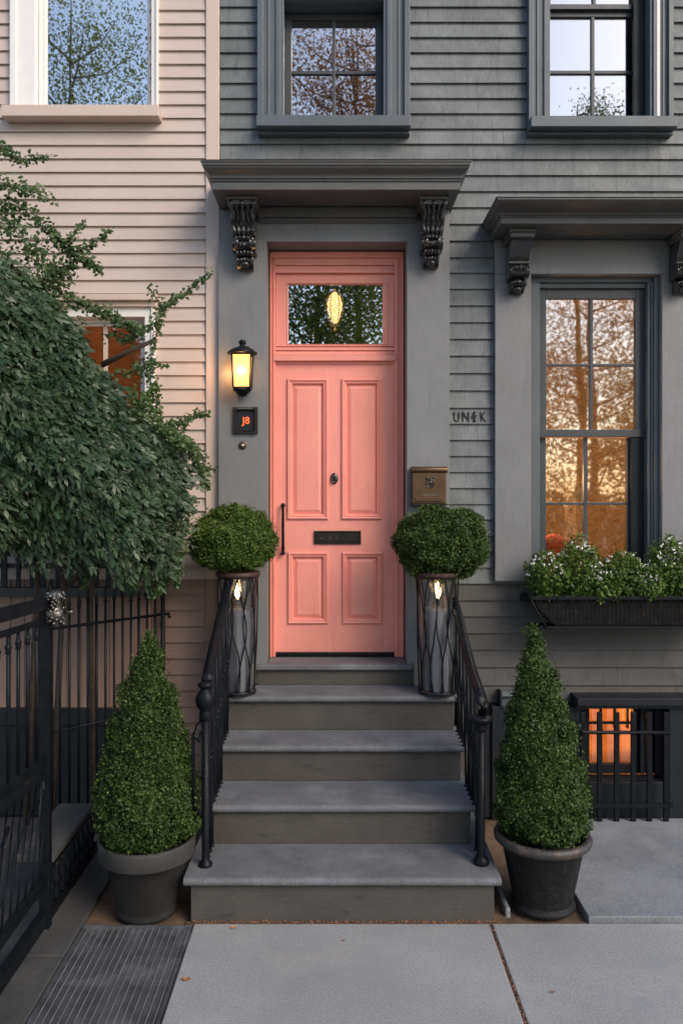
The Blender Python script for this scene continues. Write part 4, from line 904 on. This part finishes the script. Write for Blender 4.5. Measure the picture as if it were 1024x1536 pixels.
# ------------------------------------------------------------------ iron gate and fences
FX = -1.405
gt = thing('iron_gate', (FX, 3.5, 0), 'black iron side gate with slanted lower bars in the lower left corner', 'gate')
m = MB(); m.box(FX-.024, FX+.024, 3.84, 3.888, -.02, 1.58); m.box(FX-.03, FX+.03, 3.834, 3.894, 1.58, 1.6); m.build('gate_post', 'iron', gt, .004)
m = MB(); y0, y1 = 2.5, 3.838
def lr(z0, z1, w, h): MB().extr([(y0, z0), (y1, z1), (y1, z1+h), (y0, z0+h)], FX-w, FX+w).build('rail', 'iron', gt, .003)
lr(1.60, 1.545, .03, .05); lr(1.53, 1.475, .012, .025); lr(.86, .80, .018, .045); lr(.79, .735, .013, .022); lr(.19, .22, .018, .05); lr(.03, .03, .02, .07)
for i in range(12):
    yy_ = 2.56+i*.108; m = MB(); m.tube([(FX, yy_, .84), (FX, yy_, 1.50)], .0085, 8); m.lathe((FX, yy_, 1.44), [(.008, -.03), (.014, -.024), (.01, -.014), (.016, 0), (.009, .018)], 10); m.build('picket', 'iron', gt)
m = MB()
for i in range(16):
    yy_ = 2.5+i*.085; m.tube([(FX, yy_, .24), (FX-.004, yy_+.04, .38), (FX, yy_+.09, .57), (FX, min(3.83, yy_+.15), .75)], .0055, 6)
m.tube([(FX-.01, 2.5, .28), (FX-.01, 3.1, .4), (FX-.01, 3.4, .62), (FX-.01, 3.45, .66)], .009, 8); m.tube([(FX-.01, 3.0, .2), (FX-.01, 3.3, .32), (FX-.01, 3.6, .58), (FX-.01, 3.8, .64)], .009, 8)
m.build('slanted_bars', 'iron', gt)
m = MB(); c0 = (FX+.055, 3.85, 1.60); m.lathe((c0[0], c0[1], 1.46), [(.024, 0), (.018, .012), (.034, .03), (.045, .055), (.038, .08), (.018, .10), (.02, .115), (.034, .135), (.038, .155), (.024, .17), (0, .176)], 18)
for k in range(70):
    a = k*2.4; r_ = .042; zz_ = 1.475+.15*(k/70); m.blob((c0[0]+r_*math.cos(a)*(.9 if abs(zz_-1.57) > .02 else .4), c0[1]+r_*math.sin(a)*.9, zz_), (.010, .010, .009), 3, .7, 3)
m.tube([(c0[0]+.04, c0[1], 1.535), (c0[0]+.065, c0[1]-.01, 1.528), (c0[0]+.085, c0[1]-.01, 1.532)], [.009, .007, .009], 8)
m.build('silver_finial', mat('crumpled_old_silver', (.16, .15, .135), .38, .4, 30, metal=.9, bump=.6, bscale=70, stain=(.03, .028, .025), sfac=.7, sscale=26), gt)
# rear fence
A = Vector((-1.645, 4.60, .15)); B = Vector((-1.12, 5.16, .15)); zr0 = 1.32
ff = thing('iron_fence', A, 'black iron picket fence with spear tips against the tan wall behind the left cone shrub', 'fence')
m = MB(); rails = [(A.x-.04, A.y-.04, zr0+.0), (B.x, B.y, zr0), (B.x+.035, B.y-.01, zr0+.005), (B.x+.05, B.y-.02, zr0-.02)]
m.tube(rails, [.013, .013, .017, .012], 8, .7); m.build('rail', 'iron', ff); MB().tube([(A.x, A.y, .2), (B.x, B.y, .2)], .011, 6).build('rail', 'iron', ff); MB().tube([(A.x, A.y, .72), (B.x, B.y, .72)], .007, 6).build('rail', 'iron', ff)
for i in range(14):
    u = i/13; p = A.lerp(B, u); m = MB(); top = zr0+.12+.06*random.random(); rr_ = .015 if i in (0, 13) else .0075
    if i in (0, 13): top = zr0+.22
    m.tube([(p.x, p.y, .15), (p.x, p.y, top)], rr_, 8); m.lathe((p.x, p.y, top), [(rr_, -.03), (rr_*1.9, -.024), (rr_*1.2, -.012), (rr_*1.5, 0), (rr_, .03), (.001, .07)], 8); m.build('picket', 'iron', ff)
# slatted screen under the vine
sc_ = thing('slatted_screen', (-1.75, 5.13, 1.5), 'dark weathered slatted screen against the tan wall below the climbing vine', 'screen')
for i in range(16):
    x_ = -2.28+i*.082+.012*math.sin(i*2.2); m = MB(); m.box(x_-.012, x_+.012+.006*(i % 3), 5.10, 5.12, 1.50, 2.1); m.build('slat', 'darktrim', sc_, .002)
MB().box(-2.35, -1.0, 5.125, 5.15, 1.62, 1.65).build('rail', 'strip', sc_, .003); MB().box(-2.35, -1.13, 5.08, 5.16, 1.44, 1.498).build('rail', 'strip', sc_, .003)
# low balustrade with stone cap
bl = thing('low_balustrade', (-1.46, 4.3, 0), 'low iron balustrade under a rough grey stone cap behind the gate post', 'balustrade')
m = MB(); m.box(-1.60, -1.395, 3.95, 4.62, .275, .312); m.build('stone_cap', 'strip', bl, .008)
MB().box(-1.43, -1.40, 3.90, 4.72, .0, .05).build('rail', 'iron', bl, .003); MB().box(-1.425, -1.405, 3.90, 4.66, .245, .27).build('rail', 'iron', bl, .003)
for i in range(9):
    y_ = 3.96+i*.083; m = MB(); m.lathe((-1.415, y_, .05), [(.012, 0), (.018, .02), (.01, .045), (.02, .085), (.022, .11), (.01, .14), (.013, .17), (.011, .195)], 10); m.build('baluster', 'iron', bl)

# ------------------------------------------------------------------ climbing vine on the left
vn = thing('climbing_vine', (-1.7, 4.6, 0), 'large dark green vine spilling over the fence and up the cream house wall', 'vine')
YV = 4.45
poly = [(-120, 330), (0, 385), (40, 425), (84, 475), (112, 520), (138, 560), (170, 600), (208, 636), (240, 660), (258, 684), (266, 712), (264, 748), (254, 788), (246, 826), (230, 852), (214, 850), (212, 838), (178, 842), (140, 838), (100, 824), (50, 812), (0, 800), (-120, 800)]
pw_ = np.array([(PX(a, YV), PZ(b_, YV)) for a, b_ in poly])
def inside(P, poly_):
    x, y = P[:, 0], P[:, 1]; r = np.zeros(len(P), bool); j = len(poly_)-1
    for i in range(len(poly_)):
        xi, yi = poly_[i]; xj, yj = poly_[j]; c = ((yi > y) != (yj > y)) & (x < (xj-xi)*(y-yi)/(yj-yi+1e-12)+xi); r ^= c; j = i
    return r
def edist(P, poly_):
    d = np.full(len(P), 9.)
    for i in range(len(poly_)):
        a = poly_[i]; b_ = poly_[(i+1) % len(poly_)]
        if a[0] < PX(-100, YV) and b_[0] < PX(-100, YV): continue
        ab = b_-a; t = np.clip(((P-a)@ab)/(ab@ab), 0, 1); d = np.minimum(d, np.linalg.norm(P-(a+t[:, None]*ab), axis=1))
    return d
def vine_pts(n, layer):
    P = np.zeros((0, 2))
    while len(P) < n:
        q = rng.random((n*2, 2))*np.array([pw_[:, 0].max()-pw_[:, 0].min(), pw_[:, 1].max()-pw_[:, 1].min()])+np.array([pw_[:, 0].min(), pw_[:, 1].min()]); P = np.vstack([P, q[inside(q, pw_)]])
    P = P[:n]; d = edist(P, pw_)
    bul = np.sqrt(np.clip(d, 0, .35)/.35)*.34+np.clip((-1.2-P[:, 0]), 0, 1)*.12
    Q3 = np.stack([P[:, 0], np.zeros(n), P[:, 1]], 1)
    # shingled swags: ridges falling down-right
    ph = (P[:, 0]*1.1+P[:, 1]*2.0); nz = npnoise(Q3*np.array([1, 1, 1]), 4.5, 2.); nz2 = npnoise(Q3, 11, 7.)
    Y = 4.66-bul-.10*nz-.05*nz2+layer
    return np.stack([P[:, 0], Y, P[:, 1]], 1), nz, d
# sprays of long lobed leaves hanging down to the right, dark gaps between them
T_LONG = (np.array([(0, 0, 0), (.10, .22, .05), (.46, .30, -.05), (.62, .62, -.14), (.30, .52, .02), (.17, .56, .06), (.30, .95, -.08), (0, 1.5, -.22), (-.30, .95, -.08), (-.17, .56, .06), (-.30, .52, .02), (-.62, .62, -.14), (-.46, .30, -.05), (-.10, .22, .05), (0, .45, .05)], float), [(14, i, (i+1) % 14) for i in range(14)])
T_LONG[0][:, 0] *= .72
def sprays(nc, per, size, right, name, tm):
    C_, nz, d = vine_pts(nc, 0); w_ = np.clip((C_[:, 0]+1.35)/.45, 0, 1); keep = rng.random(len(C_)) < (w_ if right else 1-w_*.95); C_ = C_[keep]; n = len(C_)
    ax = np.tile([.62, -.18, -.75], (n, 1))+rng.normal(size=(n, 3))*.22; ax /= np.linalg.norm(ax, axis=1, keepdims=True)
    lat = np.cross(ax, np.tile([0., -1, .3], (n, 1))); lat /= np.linalg.norm(lat, axis=1, keepdims=True)
    out = np.cross(lat, ax); out *= np.sign(-out[:, 1:2])
    t = rng.uniform(-.5, 1, (n, per)); l = rng.normal(size=(n, per))*.22; ln = size*(3.0+2.2*rng.random((n, 1)))
    P = C_[:, None]+ax[:, None]*(t*ln)[..., None]+lat[:, None]*(l*ln*.8)[..., None]+out[:, None]*(ln*(.30-.9*l**2-.15*t)*.8)[..., None]
    D = ax[:, None]+lat[:, None]*(l*1.6)[..., None]+rng.normal(size=P.shape)*.22
    N_ = out[:, None]+lat[:, None]*(l*.8)[..., None]+rng.normal(size=P.shape)*.25+np.array([0, 0, .25])
    P = P.reshape(-1, 3); n2 = len(P)
    leaves(name, 'vineleaf', vn, P, N_.reshape(-1, 3), D.reshape(-1, 3), size*(.6+.6*rng.random(n2)), tm)
sprays(950, 15, .047, False, 'foliage', T_LONG)
sprays(1900, 15, .025, True, 'small_foliage', T_LONG)
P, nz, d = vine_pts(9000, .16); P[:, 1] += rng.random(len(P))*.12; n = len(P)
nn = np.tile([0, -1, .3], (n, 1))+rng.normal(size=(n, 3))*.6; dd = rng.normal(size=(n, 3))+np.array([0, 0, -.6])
leaves('shaded_inner_foliage', 'vinedark', vn, P, nn, dd, .045*(.6+.8*rng.random(n)), T_SMALL)
# frayed outer edge
def sprig(path, n, size, spread, tm, stems, acc, r=.004):
    pts = [Vector(p) for p in path]; L_ = [0]
    for a, b_ in zip(pts[:-1], pts[1:]): L_.append(L_[-1]+(b_-a).length)
    stems.tube(path, [r*(1-.7*i/(len(path)-1)) for i in range(len(path))], 5)
    for k in range(n):
        t = random.random()*L_[-1]; i = max(j for j in range(len(L_)) if L_[j] <= t); i = min(i, len(pts)-2); u = (t-L_[i])/(L_[i+1]-L_[i]+1e-9); p = pts[i].lerp(pts[i+1], u); dr = (pts[i+1]-pts[i]).normalized()
        sp = spread*(1-.65*t/L_[-1]); q = p+Vector([random.gauss(0, sp) for _ in range(3)])
        d_ = dr*.7+Vector([random.gauss(0, .6) for _ in range(3)])+Vector((0, 0, -.25)); nn_ = Vector((random.gauss(0, .6), -1+random.gauss(0, .4), .6+random.gauss(0, .5)))
        acc.append((q, nn_, d_, size*random.uniform(.6, 1.35)))
def pp(lst, Y=4.6): return [(PX(a, Y), Y+(c if len(q) > 2 else 0), PZ(b_, Y)) for q in lst for a, b_, c in [(q+(0,))[:3]]]
stems = MB(); acc = []
for path, n, sz, spd in [
    ([(-90, 150), (-20, 205), (20, 236), (85, 240)], 260, .026, .028), ([(-60, 170), (0, 222), (40, 250)], 200, .028, .04), ([(-80, 240), (0, 275), (50, 290), (80, 300)], 340, .028, .045),
    ([(-60, 300), (0, 300), (50, 320), (80, 355), (110, 380), (168, 352)], 460, .028, .032), ([(80, 345), (110, 385), (140, 395), (150, 408)], 240, .028, .028), ([(105, 365), (118, 350), (124, 330)], 70, .024, .014),
    ([(-40, 330), (20, 340), (60, 390), (100, 410)], 620, .028, .07), ([(-40, 380), (20, 400), (60, 440), (90, 470)], 700, .028, .06), ([(60, 420), (110, 450), (160, 470), (215, 500)], 520, .026, .026),
    ([(100, 430), (70, 420), (110, 400)], 200, .026, .035), ([(150, 500), (190, 505), (225, 488), (245, 465), (285, 430), (316, 410)], 330, .026, .022), ([(222, 430), (240, 455), (238, 500), (225, 560)], 200, .024, .02),
    ([(140, 560), (190, 560), (230, 545), (250, 550)], 160, .024, .02), ([(215, 540), (232, 590), (240, 650)], 260, .024, .028), ([(190, 640), (220, 600), (232, 575)], 220, .024, .02), ([(225, 640), (262, 640), (300, 620), (312, 622)], 260, .024, .022),
    ([(240, 680), (290, 700), (325, 704)], 150, .022, .018), ([(245, 655), (275, 665), (300, 690), (310, 730)], 480, .024, .035), ([(200, 590), (240, 640), (290, 672)], 520, .024, .035), ([(100, 500), (135, 560), (180, 615)], 420, .024, .03),
    ([(285, 760), (270, 820), (262, 880)], 420, .022, .03), ([(260, 840), (240, 880), (225, 895)], 260, .022, .03), ([(110, 820), (130, 850), (125, 880)], 160, .022, .025), ([(60, 790), (90, 830), (110, 850)], 260, .026, .04), ([(160, 830), (190, 850), (200, 880)], 200, .026, .03),
    ([(0, 790), (10, 815), (30, 830)], 120, .026, .03)]:
    w = 4.7 if path[0][0] > 200 else 4.55
    P3 = pp(path, w); P3 = [(a, b_+random.uniform(-.06, .06), c) for a, b_, c in P3]; sprig(P3, n, sz, spd, None, stems, acc)
for path in ([(128, 1256), (122, 900), (132, 820), (110, 740)], [(62, 1256), (80, 880), (60, 800), (90, 700)], [(90, 880), (140, 830), (200, 780)], [(22, 1256), (40, 850), (30, 760)], [(210, 860), (190, 800), (160, 740)], [(140, 540), (180, 520), (225, 500)]):
    stems.tube([(a, b_+.18, c) for a, b_, c in pp(path, 4.7)], [.02, .016, .013, .01][:len(path)], 7)
stems.build('stem', 'bark', vn)
leaves('trailing_sprigs', 'viney', vn, np.array([a[0] for a in acc]), np.array([a[1] for a in acc]), np.array([a[2] for a in acc]), np.array([a[3] for a in acc]), T_SMALL)

# fallen bits
def fallen(x, y, z, s_, lab):
    m = MB(); a = random.random()*6; v = []
    for q in range(8):
        t = a+q*math.pi/4; r_ = s_*(1.25 if q % 4 == 0 else .6+.2*random.random()); v.append((x+r_*math.cos(t), y+r_*math.sin(t), z+.003+.006*random.random()))
    v.append((x, y, z+.002)); m.add(v, [(8, i, (i+1) % 8) for i in range(8)]); o = m.build('fallen_leaf', 'dryleaf', loc=(x, y, z)); tag(o, lab, 'leaf')
fallen(PX(279, 3.45), 3.45, .001, .018, 'curled brown leaf on the concrete just right of the grate')
fallen(PX(350, 3.86), 3.86, .001, .014, 'small dry leaf at the foot of the bottom riser')
fallen(PX(515, 3.75), 3.75, .001, .008, 'tiny brown leaf fragment in the middle of the pavement')
fallen(PX(828, 3.36), 3.36, .001, .008, 'tiny dark leaf speck on the right hand paving slab')
P = np.array([(random.uniform(-.72, .8), 3.905+abs(random.gauss(0, .008)), .002+random.random()*.006) for _ in range(900)]+[(.75+random.gauss(0, .003), random.uniform(2.9, 3.9), -.004+random.random()*.004) for _ in range(300)])
tag(leaves('sandy_grit', 'dryleaf', None, P, unit(len(P)), unit(len(P)), .007*(.4+rng.random(len(P))), T_SMALL, loc=(0, 3.9, 0)), 'sandy grit and leaf crumbs along the foot of the steps', 'grit', kind='stuff')
tag(MB().box(-.735, .8, 3.9055, 3.93, -.05, -.003).build('mortar_joint', 'dirt'), kind='structure')
tag(MB().box(.742, .757, .6, 3.905, -.05, -.012).build('pavement_joint', 'dirt'), kind='structure')

# ------------------------------------------------------------------ trees across the street (mirrored in the window panes)
def tree(x, y, h, cr, z0, nleaf, mleaf, sparse, label, seed, ls=.12):
    random.seed(seed); t = thing('street_tree', (x, y, 0), label, 'tree', 'trees across the street mirrored in the panes')
    m = MB(); m.tube([(x, y, -.05), (x+.1, y, h*.3), (x-.1, y+.1, h*.6), (x, y, h*.92)], [.15, .1, .06, .015], 10); cl_ = []
    for i in range(int(26*sparse)):
        zb3 = z0*.7+(h*.9-z0*.7)*random.random(); a = random.random()*6.28; k = 1-((zb3-z0)/(h-z0+.1))**2*.75 if zb3 > z0 else .8; r_ = cr*k*random.uniform(.6, 1.05)
        e = Vector((x+r_*math.cos(a), y+r_*math.sin(a)*.8, zb3+r_*.5)); mdl = Vector((x, y, zb3)).lerp(e, .5)+Vector((0, 0, -.12*r_)); m.tube([(x, y, zb3), tuple(mdl), tuple(e)], [.035, .022, .008], 6); cl_ += [e, mdl.lerp(e, .4), mdl]
    m.build('trunk', 'bark', t)
    cl_ = np.array([tuple(c) for c in cl_]); idx = rng.integers(0, len(cl_), nleaf); P = cl_[idx]+rng.normal(size=(nleaf, 3))*cr*.17
    leaves('crown', mleaf, t, P, unit(nleaf)+np.array([0, 0, .4]), unit(nleaf)+np.array([0, 0, -.6]), ls*(.6+.8*rng.random(nleaf)), T_SMALL)
tree(-.4, -9.5, 10.4, 3.0, 3.0, 42000, 'treeleaf', 1.9, 'dense green street tree opposite the coral door', 5, .08)
tree(.6, -12.5, 17, 3.4, 8.5, 26000, 'autumn', 1.2, 'tall sparse rust coloured tree opposite the middle upper window', 6, .07)
tree(-7.0, -10.5, 16.5, 3.2, 5.5, 30000, 'treeleaf', 1.2, 'loose olive green tree opposite the cream house', 7, .07)
tree(6.6, -10, 10.2, 2.7, 1.6, 36000, 'gold', 1.2, 'street tree opposite the parlour window, sun glow put into its gold leaves', 8, .07)
tree(6.7, -11.5, 14.0, 1.7, 4.5, 11000, 'treeleaf', 1.0, 'thin olive tree beside the golden tree across the street', 9, .06)

hd = thing('hedge', (6.5, -7.6, 0), 'loose gold leaved hedge added across the street for the parlour pane reflection', 'hedge')  # added out of view so the lower panes mirror gold instead of asphalt
P = np.stack([rng.uniform(2.6, 12, 16000), -7.6+rng.normal(size=16000)*.3, rng.random(16000)**.8*1.7], 1); P[:, 2] *= 1.15+.9*npnoise(P*np.array([1, 0, 0]), 1.3, 1.)
leaves('foliage', 'gold', hd, P, unit(16000), unit(16000), .1*(.6+.8*rng.random(16000)), T_SMALL)
m = MB()
for i in range(16): x_ = 2.8+i*.6; m.tube([(x_, -7.6, -.05), (x_+.1, -7.6, .7), (x_+.25, -7.5, 1.4)], [.03, .02, .008], 6)
m.build('stems', 'bark', hd)
